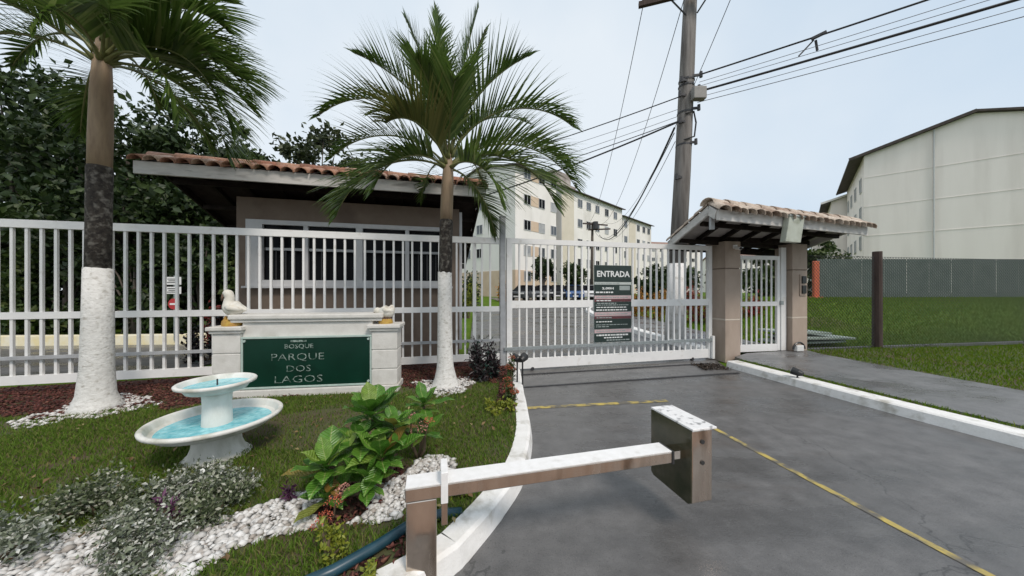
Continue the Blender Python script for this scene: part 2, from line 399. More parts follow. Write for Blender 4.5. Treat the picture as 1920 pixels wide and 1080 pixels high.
class MB:
    def __init__(s):
        s.v, s.f = [], []
    def add(s, vs, fs):
        b = len(s.v)
        s.v.extend([tuple(x) for x in vs])
        s.f.extend([tuple(i + b for i in f) for f in fs])
        return s
    def box(s, c, size, ax=None):
        c = Vector(c)
        X, Y, Z = ax or (Vector((1, 0, 0)), Vector((0, 1, 0)), Vector((0, 0, 1)))
        hx, hy, hz = size[0] / 2, size[1] / 2, size[2] / 2
        vs = [c + X * (sx * hx) + Y * (sy * hy) + Z * (sz * hz) for sz in (-1, 1) for sx, sy in ((-1, -1), (1, -1), (1, 1), (-1, 1))]
        return s.add(vs, [(0, 3, 2, 1), (4, 5, 6, 7), (0, 1, 5, 4), (1, 2, 6, 5), (2, 3, 7, 6), (3, 0, 4, 7)])
    def bar(s, p0, p1, w, h, up=(0, 0, 1)):
        p0, p1 = Vector(p0), Vector(p1)
        d = (p1 - p0)
        l = d.length
        d.normalize()
        up = Vector(up)
        side = d.cross(up)
        if side.length < 1e-4:
            side = d.cross(Vector((0, 1, 0)))
        side.normalize()
        u2 = side.cross(d)
        return s.box((p0 + p1) / 2, (l, w, h), (d, side, u2))
    def prism(s, poly, z0, z1):
        n = len(poly)
        vs = [(x, y, z0) for x, y in poly] + [(x, y, z1) for x, y in poly]
        fs = [tuple(reversed(range(n))), tuple(range(n, 2 * n))]
        fs += [(i, (i + 1) % n, n + (i + 1) % n, n + i) for i in range(n)]
        return s.add(vs, fs)
    def tube(s, pts, rad, n=8, caps=True):
        pts = [Vector(p) for p in pts]
        if not hasattr(rad, '__len__'):
            rad = [rad] * len(pts)
        rings = []
        pu = None
        for i, p in enumerate(pts):
            a = pts[max(0, i - 1)]
            b = pts[min(len(pts) - 1, i + 1)]
            t = (b - a).normalized()
            if pu is None:
                ref = Vector((0, 0, 1)) if abs(t.z) < 0.9 else Vector((0, 1, 0))
                u = t.cross(ref).normalized()
            else:
                u = (pu - t * pu.dot(t)).normalized()
            pu = u
            w = t.cross(u)
            rings.append([p + u * (rad[i] * math.cos(2 * math.pi * k / n)) + w * (rad[i] * math.sin(2 * math.pi * k / n)) for k in range(n)])
        vs = [v for r in rings for v in r]
        fs = []
        for i in range(len(pts) - 1):
            for k in range(n):
                k2 = (k + 1) % n
                fs.append((i * n + k, i * n + k2, (i + 1) * n + k2, (i + 1) * n + k))
        if caps:
            fs.append(tuple(reversed(range(n))))
            fs.append(tuple(range((len(pts) - 1) * n, len(pts) * n)))
        return s.add(vs, fs)
    def lathe(s, prof, c, n=40):
        c = Vector(c)
        vs, fs = [], []
        for r, z in prof:
            vs += [c + Vector((r * math.cos(2 * math.pi * k / n), r * math.sin(2 * math.pi * k / n), z)) for k in range(n)]
        for i in range(len(prof) - 1):
            for k in range(n):
                k2 = (k + 1) % n
                fs.append((i * n + k, i * n + k2, (i + 1) * n + k2, (i + 1) * n + k))
        return s.add(vs, fs)
    def quad(s, a, b, c, d):
        return s.add([a, b, c, d], [(0, 1, 2, 3)])
    def mesh(s, name, m, o=Vector((0, 0, 0)), smooth=False):
        me = bpy.data.meshes.new(name)
        me.from_pydata([(v[0] - o.x, v[1] - o.y, v[2] - o.z) for v in s.v], [], s.f)
        if smooth:
            me.polygons.foreach_set("use_smooth", [True] * len(me.polygons))
        me.materials.append(m)
        me.update()
        return me
    def build(s, name, m, parent=None, smooth=False, bevel=0.0, base=None):
        o0 = org(parent) if parent is not None else Vector(base or (0, 0, 0))
        me = s.mesh(name, m, o0, smooth)
        o = bpy.data.objects.new(name, me)
        COL.objects.link(o)
        if parent is not None:
            o.parent = parent
            ORG[o.name] = org(parent)
        else:
            o.location = o0
            ORG[o.name] = o0
        if bevel:
            bv = o.modifiers.new("bevel", 'BEVEL')
            bv.width = bevel
            bv.segments = 2
            bv.limit_method = 'ANGLE'
        return o

def inst(name, me, parent, mtx):
    """a further piece sharing mesh data; mtx is in world space of a translated-only parent"""
    o = bpy.data.objects.new(name, me)
    COL.objects.link(o)
    o.parent = parent
    mm = mtx.copy()
    mm.translation = mm.translation - org(parent)
    o.matrix_basis = mm
    return o

def np_mesh(name, V, F, m, parent=None, loc=(0, 0, 0), smooth=False):
    V = np.asarray(V, dtype=np.float32)
    F = np.asarray(F, dtype=np.int32)
    me = bpy.data.meshes.new(name)
    k = F.shape[1]
    me.vertices.add(len(V))
    me.vertices.foreach_set("co", V.ravel())
    me.loops.add(F.size)
    me.loops.foreach_set("vertex_index", F.ravel())
    me.polygons.add(len(F))
    me.polygons.foreach_set("loop_start", np.arange(0, F.size, k, dtype=np.int32))
    me.polygons.foreach_set("loop_total", np.full(len(F), k, dtype=np.int32))
    if smooth:
        me.polygons.foreach_set("use_smooth", np.ones(len(F), dtype=bool))
    me.materials.append(m)
    me.update(calc_edges=True)
    o = bpy.data.objects.new(name, me)
    COL.objects.link(o)
    if parent is not None:
        o.parent = parent
    else:
        o.location = loc
    return o

def copy_tree(o, parent=None):
    c = o.copy()
    COL.objects.link(c)
    if parent is not None:
        c.parent = parent
    for ch in list(o.children):
        copy_tree(ch, c)
    return c

def text_mesh(s, size, depth=0.002, bold=0.0, spacing=1.0):
    cu = bpy.data.curves.new("lettering", 'FONT')
    cu.body = s
    cu.size = size
    cu.extrude = depth
    cu.offset = bold
    cu.align_x = 'CENTER'
    cu.align_y = 'CENTER'
    cu.space_character = spacing
    cu.resolution_u = 2
    o = bpy.data.objects.new("lettering_tmp", cu)
    COL.objects.link(o)
    dg = bpy.context.evaluated_depsgraph_get()
    me = bpy.data.meshes.new_from_object(o.evaluated_get(dg))
    bpy.data.objects.remove(o)
    bpy.data.curves.remove(cu)
    return me

def lettering(name, s, size, m, parent, c, ax, nrm, width=None, bold=0.0, spacing=1.0):
    """lettering lying on a plane: ax = reading direction, nrm = outward normal"""
    me = text_mesh(s, size, bold=bold, spacing=spacing)
    me.materials.clear()
    me.materials.append(m)
    X, Z = Vector(ax).normalized(), Vector(nrm).normalized()
    Y = Z.cross(X)
    kx = 1.0
    if width:
        xs = [v.co.x for v in me.vertices]
        kx = width / (max(xs) - min(xs))
    o0 = org(parent)
    for v in me.vertices:
        v.co = Vector(c) + X * (v.co.x * kx) + Y * v.co.y + Z * v.co.z - o0
    me.update()
    o = bpy.data.objects.new(name, me)
    COL.objects.link(o)
    o.parent = parent
    return o

def frame_mtx(X, Y, Z, p):
    m = Matrix.Identity(4)
    for i in range(3):
        m[i][0], m[i][1], m[i][2], m[i][3] = X[i], Y[i], Z[i], p[i]
    return m

E3 = Vector((0.9715, 0.237, 0))      # along fence, gate and guardhouse
N3 = Vector((-0.237, 0.9715, 0))     # away from the street
Z3 = Vector((0, 0, 1))
FAX = (E3, N3, Z3)

# ------------------------------------------------------------------ terrain
def rise(y):
    return min(0.8, max(0.0, 0.022 * (y - 9.0)))
def sstep(a, b, x):
    t = min(1.0, max(0.0, (x - a) / (b - a)))
    return t * t * (3 - 2 * t)
def hill(x, y):
    h = rise(y)
    k = sstep(6.6, 9.5, x - 0.25 * max(0, y - 9)) * sstep(8.1, 14.6, y)
    h = h * (1 - k) + 1.18 * k if y < 40 else h
    return h

xs = sorted(set([-300, -200, -140, -100, -70, -50, -40, -30] + list(np.arange(-24, 40.1, 0.8)) + [45, 55, 70, 100, 150, 220, 300]))
ys = sorted(set([-120, -60, -30, -15, -8] + list(np.arange(-4, 40.1, 0.8)) + [45, 52, 60, 75, 100, 140, 200, 300, 450]))
V = [(x, y, hill(x, y) - 0.04) for y in ys for x in xs]
nx = len(xs)
F = [(j * nx + i, j * nx + i + 1, (j + 1) * nx + i + 1, (j + 1) * nx + i) for j in range(len(ys) - 1) for i in range(nx - 1)]
tag(np_mesh('terrain', V, F, M['terrain'], smooth=True), 'grassy ground around the entrance', None, None, 'structure')

# road: strip sheet, left and right edge per y
LEFT = [(-8, -14), (0.7, -14), (0.8, -8), (0.9, -4.5), (1.02, -2.6), (1.15, -1.6), (1.3, -1.0), (1.48, -0.6), (1.73, -0.317), (1.83, -0.244),
        (2.15, -0.07), (2.6, 0.11), (3.24, 0.21), (4.0, 0.21), (4.6, 0.19), (5.75, 0.17), (6.2, 0.15), (6.5, -0.9), (8, -1.1), (10, -1.3), (20, -2.4), (23.2, -2.9), (23.6, -0.5), (27, -0.5), (36, -2.5), (37, -2.5)]
RIGHT = [(-8, 6.2), (1.5, 5.35), (3, 5.0), (3.96, 4.75), (5.2, 4.5), (6.4, 4.28), (7.4, 4.6), (9.3, 4.45), (10.9, 4.2), (14.5, 4.1), (19.7, 4.5), (24, 6.3), (26.5, 10), (28.5, 16), (31, 26), (37, 40)]
def interp(tab, y):
    for (y0, a), (y1, b) in zip(tab, tab[1:]):
        if y <= y1:
            return a + (b - a) * (y - y0) / (y1 - y0)
    return tab[-1][1]
yy = sorted(set([a for a, _ in LEFT] + [a for a, _ in RIGHT] + list(np.arange(8, 37, 1.5))))
V, F = [], []
K = 10
for y in yy:
    l, r = interp(LEFT, y), interp(RIGHT, y)
    for k in range(K + 1):
        V.append((l + (r - l) * k / K, y, rise(y)))
for j in range(len(yy) - 1):
    for k in range(K):
        a = j * (K + 1) + k
        F.append((a, a + 1, a + K + 2, a + K + 1))
tag(np_mesh('road', V, F, M['road'], smooth=True), 'wet grey concrete driveway running through the gate', None, None, 'structure')

tag(MB().prism([(-0.45, -8), (5.25, -8), (5.28, 1.2), (-0.2, 1.3), (-0.45, 1.2)], 0.0, 0.006).build('unseen_apron', M['unseen_pave']), 'unseen brown ground added for the steel barrier to reflect', None, None, 'structure')  # unseen apron, added so the steel reflects brown
# unseen earth yard added behind the camera for the steel to mirror
tag(MB().prism([(-30, -30), (30, -30), (30, -8), (-30, -8)], -0.05, -0.03).build('ground', M['earth']), 'unseen brown earth added behind the camera for the steel to mirror', None, None, 'structure')

def strip_solid(name, pts, inner, z0, z1, m, label, zf=None):
    """kerb: outline pts (road edge) and inner edge pts, both lists of (x, y)"""
    b = MB()
    n = len(pts)
    vs = []
    for (x, y), (u, v) in zip(pts, inner):
        dz = zf(y) if zf else 0.0
        dz2 = zf(v) if zf else 0.0
        ox, oy = (u - x), (v - y)
        l = math.hypot(ox, oy)
        ox, oy = ox / l * 0.025, oy / l * 0.025
        vs += [(x, y, z0 + dz), (x + ox, y + oy, z1 - 0.015 + dz), (x + 2 * ox, y + 2 * oy, z1 + dz), (u, v, z1 + dz2), (u, v, z0 - 0.05 + dz2)]
    fs = []
    for i in range(n - 1):
        for k in range(4):
            fs.append((i * 5 + k, i * 5 + k + 1, i * 5 + 5 + k + 1, i * 5 + 5 + k))
    fs.append((0, 1, 2, 3, 4))
    fs.append(tuple(reversed([(n - 1) * 5 + k for k in range(5)])))
    b.add(vs, fs)
    o = b.build(name, m)
    return tag(o, label, None, None, 'structure')

def smooth_poly(tab, n=5):
    out = []
    P = [Vector((x, y, 0)) for y, x in tab]
    for i in range(len(P) - 1):
        p0, p1, p2, p3 = P[max(0, i - 1)], P[i], P[i + 1], P[min(len(P) - 1, i + 2)]
        for k in range(n):
            t = k / n
            q = 0.5 * ((2 * p1) + (p2 - p0) * t + (2 * p0 - 5 * p1 + 4 * p2 - p3) * t * t + (3 * p1 - p0 - 3 * p2 + p3) * t ** 3)
            out.append((q.x, q.y))
    out.append((P[-1].x, P[-1].y))
    return out
def offset(pts, d):
    out = []
    for i, (x, y) in enumerate(pts):
        a = pts[max(0, i - 1)]
        b = pts[min(len(pts) - 1, i + 1)]
        tx, ty = b[0] - a[0], b[1] - a[1]
        l = math.hypot(tx, ty)
        out.append((x - ty / l * d, y + tx / l * d))
    return out

KL = [(y, x) for y, x in LEFT if 0.8 <= y <= 5.75]
kerbL = smooth_poly(KL, 4)
kerbLi = offset(kerbL, 0.17)
strip_solid('kerb', kerbL, kerbLi, -0.02, 0.125, M['kerb'], 'white painted kerb curving round the garden')
KR = [(y, x) for y, x in RIGHT if -8 <= y <= 6.4]
kerbR = smooth_poly(KR, 4)
kerbRi = offset(kerbR, -0.27)
strip_solid('kerb', kerbR, kerbRi, -0.02, 0.125, M['kerb'], 'white painted kerb beside the pavement')
KF = [(y, x) for y, x in RIGHT if 7.4 <= y <= 24]
kerbF = smooth_poly(KF, 4)
kerbFi = offset(kerbF, -0.3)
strip_solid('kerb', kerbF, kerbFi, -0.02, 0.14, M['kerb'], 'white kerb beyond the sliding gate', zf=rise)

# grass strip, pavement and verge on the right
strip_z = 0.105
b = MB()
outer = offset(kerbRi, -0.16)
b.prism([p for p in kerbRi] + [p for p in reversed(outer)], 0.0, strip_z)
tag(b.build('grass_strip', M['soil']), 'narrow grass strip between kerb and pavement', None, None, 'structure')
walk = [(5.03, 6.95), (5.03, 6.4)]
walk = [p for p in outer if p[1] < 6.75]
far = [(8.8, -8), (7.7, 2.2), (7.28, 4.2), (7.02, 5.84), (6.86, 7.1), (6.98, 7.62), (5.3, 7.2), (4.75, 6.82)]
tag(MB().prism(walk + list(reversed(far)), 0.0, 0.122).build('pavement', M['walk']), 'grey concrete pavement leading to the pedestrian gate', None, None, 'structure')
tag(MB().prism([(8.8, -8), (30, -8), (30, 8.0), (16, 8.55), (9.0, 7.9), (7.0, 7.62), (6.88, 7.1), (7.03, 5.84), (7.29, 4.2), (7.71, 2.2)], -0.03, 0.10).build('verge', M['soil']), 'grass verge beside the pavement', None, None, 'structure')
# path behind pedestrian gate and walk behind kerb beyond the gate
wf = offset(kerbF, -2.2)
b = MB()
n = len(kerbFi)
vs = [(x, y, rise(y) + 0.11) for x, y in kerbFi] + [(x, y, rise(y) + 0.11) for x, y in wf]
b.add(vs, [(i, n + i, n + i + 1, i + 1) for i in range(n - 1)])
tag(b.build('footpath', M['walk']), 'grey footpath beyond the gate beside the crotons', None, None, 'structure')

# garden bed
G = [(x, y) for x, y in kerbLi]
fence0 = Vector((-5.64, 4.70, 0))
def FP(s, t=0.0, z=0.0):
    return fence0 + E3 * s + N3 * t + Z3 * z
gpoly = G + [(FP(5.62, 0.1).x, FP(5.62, 0.1).y), (FP(-4.2, 0.1).x, FP(-4.2, 0.1).y), (-9.6, 0.97)]
# kerbLi runs from y=0.8 to 5.75
gpoly = list(reversed(gpoly))
tag(MB().prism(list(reversed(gpoly)), -0.02, 0.115).build('garden_soil', M['soil']), 'soil of the front garden', None, None, 'structure')
GZ = 0.117
_q = [FP(-4.2, 0.11), FP(5.5, 0.11), FP(5.5, 1.36), FP(0.7, 1.36), FP(0.4, 0.75), FP(-4.2, 0.75)]
tag(MB().prism([(v.x, v.y) for v in _q], -0.03, 0.04).build('mulch_bed', M['mulchbed']), 'dark mulched strip between fence and guardhouse', None, None, 'structure')

def in_poly(P, poly):
    x, y = P[:, 0], P[:, 1]
    ins = np.zeros(len(P), bool)
    j = len(poly) - 1
    for i in range(len(poly)):
        xi, yi = poly[i]
        xj, yj = poly[j]
        c = ((yi > y) != (yj > y)) & (x < (xj - xi) * (y - yi) / (yj - yi + 1e-12) + xi)
        ins ^= c
        j = i
    return ins

def dist_path(P, path):
    d = np.full(len(P), 1e9)
    for a, b2 in zip(path, path[1:]):
        a, b2 = np.array(a), np.array(b2)
        ab = b2 - a
        t = np.clip(((P - a) @ ab) / (ab @ ab), 0, 1)
        d = np.minimum(d, np.linalg.norm(P - (a + t[:, None] * ab), axis=1))
    return d

PEB = [(-3.1, 1.55), (-2.3, 1.72), (-1.75, 1.80), (-1.42, 2.03), (-1.10, 2.10), (-0.86, 2.20), (-0.70, 2.38), (-0.62, 2.50)]
PALM1 = (-0.99, 4.77)
PALM2 = (-5.0, 3.85)
FOUNT = (-2.56, 2.78)
signA = Vector((-3.94, 4.20, 0))
ES = Vector((0.9893, 0.1457, 0))
NS = Vector((-0.1457, 0.9893, 0))
def SP(s, t=0.0, z=0.0):
    return signA + ES * s + NS * t + Z3 * z

def patchy(P, s=1.0):
    return (np.sin(P[:, 0] * 2.1 * s + 0.7) * np.cos(P[:, 1] * 2.7 * s) + 0.6 * np.sin(P[:, 0] * 5.3 * s + P[:, 1] * 4.1 * s) + 0.4 * np.sin(P[:, 0] * 11 * s - P[:, 1] * 9 * s))

def mulch_mask(P):
    # strip along the fence + around the palm and along the kerb
    q = P - np.array([fence0.x, fence0.y])
    s = q @ np.array([E3.x, E3.y])
    t = q @ np.array([N3.x, N3.y])
    wob = 0.10 * np.sin(P[:, 0] * 5.1) + 0.07 * np.sin(P[:, 0] * 11.3 + 1)
    a = (t > -1.12 + wob) & (s < 1.6)
    c = (t > -0.95 + wob) & (s >= 1.6)
    d = dist_path(P, [(-0.05, 5.4), (-0.02, 3.9)]) < 0.16
    e = (dist_path(P, [(-0.78, 1.56), (-0.52, 1.80)]) < 0.11) | (np.hypot((P[:, 0] + 1.10) / 0.22, (P[:, 1] - 2.14) / 0.20) < 1) | (np.hypot((P[:, 0] + 0.86) / 0.16, (P[:, 1] - 2.45) / 0.14) < 1)
    return a | c | d | e

def blobs(P, r, jitter=0.35, flat=0.6):
    """octahedral stones, 8 faces each, subdivided look by smooth shading"""
    base = np.array([[1, 0, 0], [0.5, 0.87, 0.1], [-0.5, 0.87, -0.1], [-1, 0, 0.1], [-0.5, -0.87, 0], [0.5, -0.87, 0.1], [0, 0, 1], [0, 0, -1]], float)
    fa = np.array([[0, 1, 6], [1, 2, 6], [2, 3, 6], [3, 4, 6], [4, 5, 6], [5, 0, 6], [1, 0, 7], [2, 1, 7], [3, 2, 7], [4, 3, 7], [5, 4, 7], [0, 5, 7]])
    n = len(P)
    V = np.repeat(base[None], n, 0) * (1 + jitter * (RNG.random((n, 8, 1)) - 0.5))
    V[:, :, 2] *= flat
    V[:, :, 0] *= 1 + 0.5 * (RNG.random((n, 1)) - 0.3)
    a = RNG.random(n) * 6.283
    ca, sa = np.cos(a)[:, None], np.sin(a)[:, None]
    x = V[:, :, 0] * ca - V[:, :, 1] * sa
    y = V[:, :, 0] * sa + V[:, :, 1] * ca
    V = np.stack([x, y, V[:, :, 2]], 2) * r[:, None, None] + P[:, None, :]
    F = (fa[None] + (np.arange(n) * 8)[:, None, None]).reshape(-1, 3)
    return V.reshape(-1, 3), F

# pebbles
P = np.column_stack([RNG.uniform(-3.6, -0.3, 26000), RNG.uniform(1.2, 3.0, 26000)])
d = dist_path(P, PEB)
wid = 0.175 + 0.05 * np.sin(P[:, 0] * 7) + 0.03 * np.sin(P[:, 1] * 17)
k = (d < wid) & in_poly(P, gpoly)
k &= np.hypot((P[:, 0] + 1.10) / 0.17, (P[:, 1] - 2.10) / 0.16) > 1
k &= (patchy(P, 2.0) + RNG.normal(size=len(P)) * 0.5) > -1.15
A1 = P[k][:4600]
def ring(c, r, n):
    a = RNG.random(n) * 6.283
    q = np.sqrt(RNG.random(n)) * (r + 0.09 * np.sin(3 * a + c[0]) + 0.05 * np.sin(7 * a))
    return np.column_stack([c[0] + q * np.cos(a), c[1] + q * np.sin(a)])
for nm, pts, lb in (('pebbles', A1, 'band of white pebbles winding across the lawn'),
                    ('pebbles', ring(PALM1, 0.42, 900), 'ring of white pebbles around the limewashed palm'),
                    ('pebbles', ring(PALM2, 0.50, 900), 'white pebbles around the foot of the left palm')):
    n = len(pts)
    r = 0.009 + 0.022 * RNG.random(n) ** 1.6
    V, F = blobs(np.column_stack([pts, GZ + RNG.uniform(0.0, 0.022, n)]), r)
    o = np_mesh(nm, V, F, M['pebble'], smooth=True)
    tag(o, lb, 'pebbles', None, 'stuff')

# mulch chips
P = np.column_stack([RNG.uniform(-7.5, 0.3, 60000), RNG.uniform(1.4, 6.1, 60000)])
k = in_poly(P, gpoly) & mulch_mask(P)
k &= np.linalg.norm(P - np.array(PALM1), axis=1) > 0.36
P = P[k][:26000]
_u = np.column_stack([RNG.uniform(-4.1, 5.4, 5200), RNG.uniform(0.12, 1.3, 5200)])
_u = _u[(_u[:, 0] > 0.7) | (_u[:, 1] < 0.72)]
P2 = np.column_stack([fence0.x + E3.x * _u[:, 0] + N3.x * _u[:, 1], fence0.y + E3.y * _u[:, 0] + N3.y * _u[:, 1]])
_zc = np.concatenate([np.full(len(P), GZ + 0.012), np.full(len(P2), 0.05)])
P = np.concatenate([P, P2])
n = len(P)
tri = RNG.normal(size=(n, 4, 3))
tri /= np.linalg.norm(tri, axis=2, keepdims=True)
tri *= np.array([1.0, 1.0, 0.55])
V = tri * RNG.uniform(0.016, 0.036, (n, 1, 1)) + np.column_stack([P, _zc])[:, None, :]
F = (np.array([[0, 1, 2], [0, 2, 3], [0, 3, 1], [1, 3, 2]])[None] + (np.arange(n) * 4)[:, None, None]).reshape(-1, 3)
tag(np_mesh('mulch', V.reshape(-1, 3), F, M['mulch']), 'red brown bark mulch along the fence', 'mulch', None, 'stuff')

def blades(P, z, hmin, hmax, w):
    n = len(P)
    a = RNG.random(n) * 6.283
    h = RNG.uniform(hmin, hmax, n)
    lean = RNG.uniform(0.2, 1.0, n) * h
    b = RNG.random(n) * 6.283
    dx, dy = np.cos(a) * w / 2, np.sin(a) * w / 2
    z = np.broadcast_to(z, (n,))
    lx, ly = np.cos(b) * lean, np.sin(b) * lean
    v0 = np.column_stack([P[:, 0] - dx, P[:, 1] - dy, z])
    v1 = np.column_stack([P[:, 0] + dx, P[:, 1] + dy, z])
    v2 = np.column_stack([P[:, 0] + dx * .8 + lx * .35, P[:, 1] + dy * .8 + ly * .35, z + h * .6])
    v3 = np.column_stack([P[:, 0] - dx * .8 + lx * .35, P[:, 1] - dy * .8 + ly * .35, z + h * .6])
    v4 = np.column_stack([P[:, 0] + lx, P[:, 1] + ly, z + h])
    V = np.stack([v0, v1, v2, v3, v4], 1).reshape(-1, 3)
    o = (np.arange(n) * 5)[:, None]
    F = np.concatenate([o + np.array([[0, 1, 2]]), o + np.array([[0, 2, 3]]), o + np.array([[3, 2, 4]])], 0)
    return V, F

P = np.column_stack([RNG.uniform(-7.5, 0.2, 330000), 1.1 + 4.4 * RNG.random(330000) ** 1.4])
k = in_poly(P, gpoly) & ~mulch_mask(P) & (dist_path(P, PEB) > 0.19)
k &= np.linalg.norm(P - np.array(FOUNT), axis=1) > 0.20
k &= np.linalg.norm(P - np.array(PALM1), axis=1) > 0.42
k &= (patchy(P) + RNG.normal(size=len(P)) * 0.6) > -0.95
k &= ~((np.hypot((P[:, 0] + 2.0) / 0.75, (P[:, 1] - 3.35) / 0.5) < 1) & (RNG.random(len(P)) < 0.72))
q = P - np.array([signA.x, signA.y])
sx, sy = q @ np.array([ES.x, ES.y]), q @ np.array([NS.x, NS.y])
k &= ~((sx > -0.05) & (sx < 2.4) & (sy > -0.05))
P = P[k][:120000]
V, F = blades(P, GZ - 0.004, 0.018, 0.050, 0.007)
tag(np_mesh('grass', V, F, M['grass']), 'short lawn grass of the front garden', 'grass', None, 'stuff')
# right strip, verge and slope grass
P = np.column_stack([RNG.uniform(4.2, 6.4, 30000), RNG.uniform(1.0, 6.7, 30000)])
sp = [p for p in kerbRi] + [p for p in reversed(outer)]
P = P[in_poly(P, sp)][:6000]
V1, F1 = blades(P, 0.10, 0.02, 0.06, 0.009)
P = np.column_stack([RNG.uniform(6.8, 16, 60000), RNG.uniform(3.0, 8.4, 60000)])
vp = [(7.9, 2.2), (16, 2.2), (16, 8.5), (9.0, 7.9), (7.0, 7.62), (6.9, 7.1), (7.05, 5.84), (7.31, 4.2)]
P = P[in_poly(P, vp)][:30000]
V2, F2 = blades(P, 0.095, 0.03, 0.08, 0.012)
P = np.column_stack([RNG.uniform(6, 26, 60000), 8.2 + 6.6 * RNG.random(60000) ** 1.2])
zz = np.array([hill(x, y) for x, y in P]) - 0.05
V3, F3 = blades(P, zz, 0.05, 0.13, 0.018)
Vv = np.concatenate([V1, V2, V3])
Ff = np.concatenate([F1, F2 + len(V1), F3 + len(V1) + len(V2)])
M['grass2'] = leaf_mat('bright_grass_blades', (0.080, 0.155, 0.010), (0.130, 0.215, 0.018), (0.17, 0.20, 0.03), rough=0.8, trans=0.3, spec=0.06)
tag(np_mesh('grass', Vv, Ff, M['grass2']), 'green grass on the right hand bank and verge', 'grass', None, 'stuff')

# painted lines on the road
def line(p0, p1, w, z=0.004):
    p0, p1 = Vector((*p0, z)), Vector((*p1, z))
    d = (p1 - p0).normalized()
    s = Vector((-d.y, d.x, 0)) * (w / 2)
    return MB().quad(p0 - s, p1 - s, p1 + s, p0 + s)
b = line((0.20, 4.18), (2.16, 4.46), 0.085)
b2 = line((2.19, 3.95), (2.52, 2.05), 0.055)
b.add(b2.v, b2.f)
b3 = line((2.52, 2.05), (2.9, 0.2), 0.055)
b.add(b3.v, b3.f)
tag(b.build('road_marking', M['yellow']), 'worn yellow lines painted on the wet driveway', None, None, 'structure')
# gate tracks: steel rails set in the road
for nm, p0, p1 in (('gate_track', (0.16, 5.80), (4.1, 6.70)), ('gate_track', (0.16, 5.05), (4.2, 5.93))):
    o = MB().bar((*p0, 0.006), (*p1, 0.006), 0.045, 0.016).build(nm, M['darkmetal'], base=(*p0, 0))
    tag(o, 'dark steel rail set in the road right under the gate' if p0[1] > 5.5 else 'dark steel rail set in the road, the one nearer the yellow line', 'rail', 'gate rails in the road')

# ------------------------------------------------------------------ apartment blocks
def win_mesh(w, h):
    f = MB()
    t = 0.06
    f.box((0, -0.03, h / 2 - t / 2), (w, 0.06, t)); f.box((0, -0.03, -h / 2 + t / 2), (w, 0.06, t))
    f.box((-w / 2 + t / 2, -0.03, 0), (t, 0.06, h - 2 * t)); f.box((w / 2 - t / 2, -0.03, 0), (t, 0.06, h - 2 * t))
    f.box((0, -0.025, 0), (t, 0.05, h - 2 * t))
    p = MB().box((0, -0.012, 0), (w - 2 * t, 0.02, h - 2 * t))
    return f, p
_wcache = {}
def add_window(parent, p, face_rot, w, h, glass):
    """p local to the block; face_rot: rotation about z of the outward -y face"""
    key = (round(w, 2), round(h, 2), glass)
    if key not in _wcache:
        f, g = win_mesh(w, h)
        _wcache[key] = (f.mesh('window', M['alu']), g.mesh('pane', M[glass]))
    mf, mp = _wcache[key]
    o = bpy.data.objects.new('window', mf)
    COL.objects.link(o)
    o.parent = parent
    o.location = p
    o.rotation_euler = (0, 0, face_rot)
    g = bpy.data.objects.new('pane', mp)
    COL.objects.link(g)
    g.parent = o

def block(label, P, ang, L, D, ztop, floors, cols, endcols=(), zbase=0.6, fl0=2.3, dfl=3.0, wm='bwhite', band=None, panels=(),
          rise_h=1.6, over=0.55, group=None, winw=1.25, winh=1.25, roofm='roofdark', gable=True, endwin=(), glass='grey_glass'):
    t = thing('apartment_building', label, 'building', (P[0], P[1], 0), R(ang), group)
    w = MB().box((L / 2, D / 2, (zbase - 1 + ztop) / 2), (L, D, ztop - zbase + 1))
    if gable:
        # gable triangles at both ends
        for x, sgn in ((0.0, 1), (L, -1)):
            w.add([(x, 0, ztop), (x, D, ztop), (x, D / 2, ztop + rise_h), (x + 0.2 * sgn, 0, ztop), (x + 0.2 * sgn, D, ztop), (x + 0.2 * sgn, D / 2, ztop + rise_h)],
                  [(0, 1, 2), (3, 5, 4), (0, 2, 5, 3), (1, 4, 5, 2)])
    w.build('wall', M[wm], t)
    k = rise_h / (D / 2)
    z0 = ztop - over * k
    th = 0.16
    r = MB()
    pr = [(-over, z0 + 0.02), (D / 2, ztop + rise_h + 0.02), (D + over, z0 + 0.02), (D + over, z0 + th), (D / 2, ztop + rise_h + th), (-over, z0 + th)]
    vs = [(-0.35, y, z) for y, z in pr] + [(L + 0.35, y, z) for y, z in pr]
    n = 6
    r.add(vs, [tuple(range(n)), tuple(reversed(range(n, 2 * n)))] + [(i, n + i, n + (i + 1) % n, (i + 1) % n) for i in range(n)])
    r.build('roof', M[roofm], t)
    if band:
        MB().box((L / 2, -0.02, (zbase + band[1]) / 2), (L + 0.03, 0.05, band[1] - zbase)).build('painted_band', M[band[0]], t)
        MB().box((-0.02, D / 2, (zbase + band[1]) / 2), (0.05, D, band[1] - zbase)).build('painted_band', M[band[0]], t)
    for x0, x1, za, zb, m in panels:
        MB().box(((x0 + x1) / 2, -0.015, (za + zb) / 2), (x1 - x0, 0.06, zb - za)).build('painted_panel', M[m], t)
    for i in range(floors):
        z = fl0 + i * dfl
        for c in cols:
            add_window(t, (c, -0.01 if not band or z > band[1] else -0.05, z), 0.0, winw, winh, ('glass', glass, 'glass', 'curtain', glass)[(i * 7 + int(c * 3)) % 5])
        for c in endcols:
            add_window(t, (-0.01, c, z), R(-90), winw, winh, 'glass' if (i * 5 + int(c * 3)) % 3 == 0 else glass)
    return t

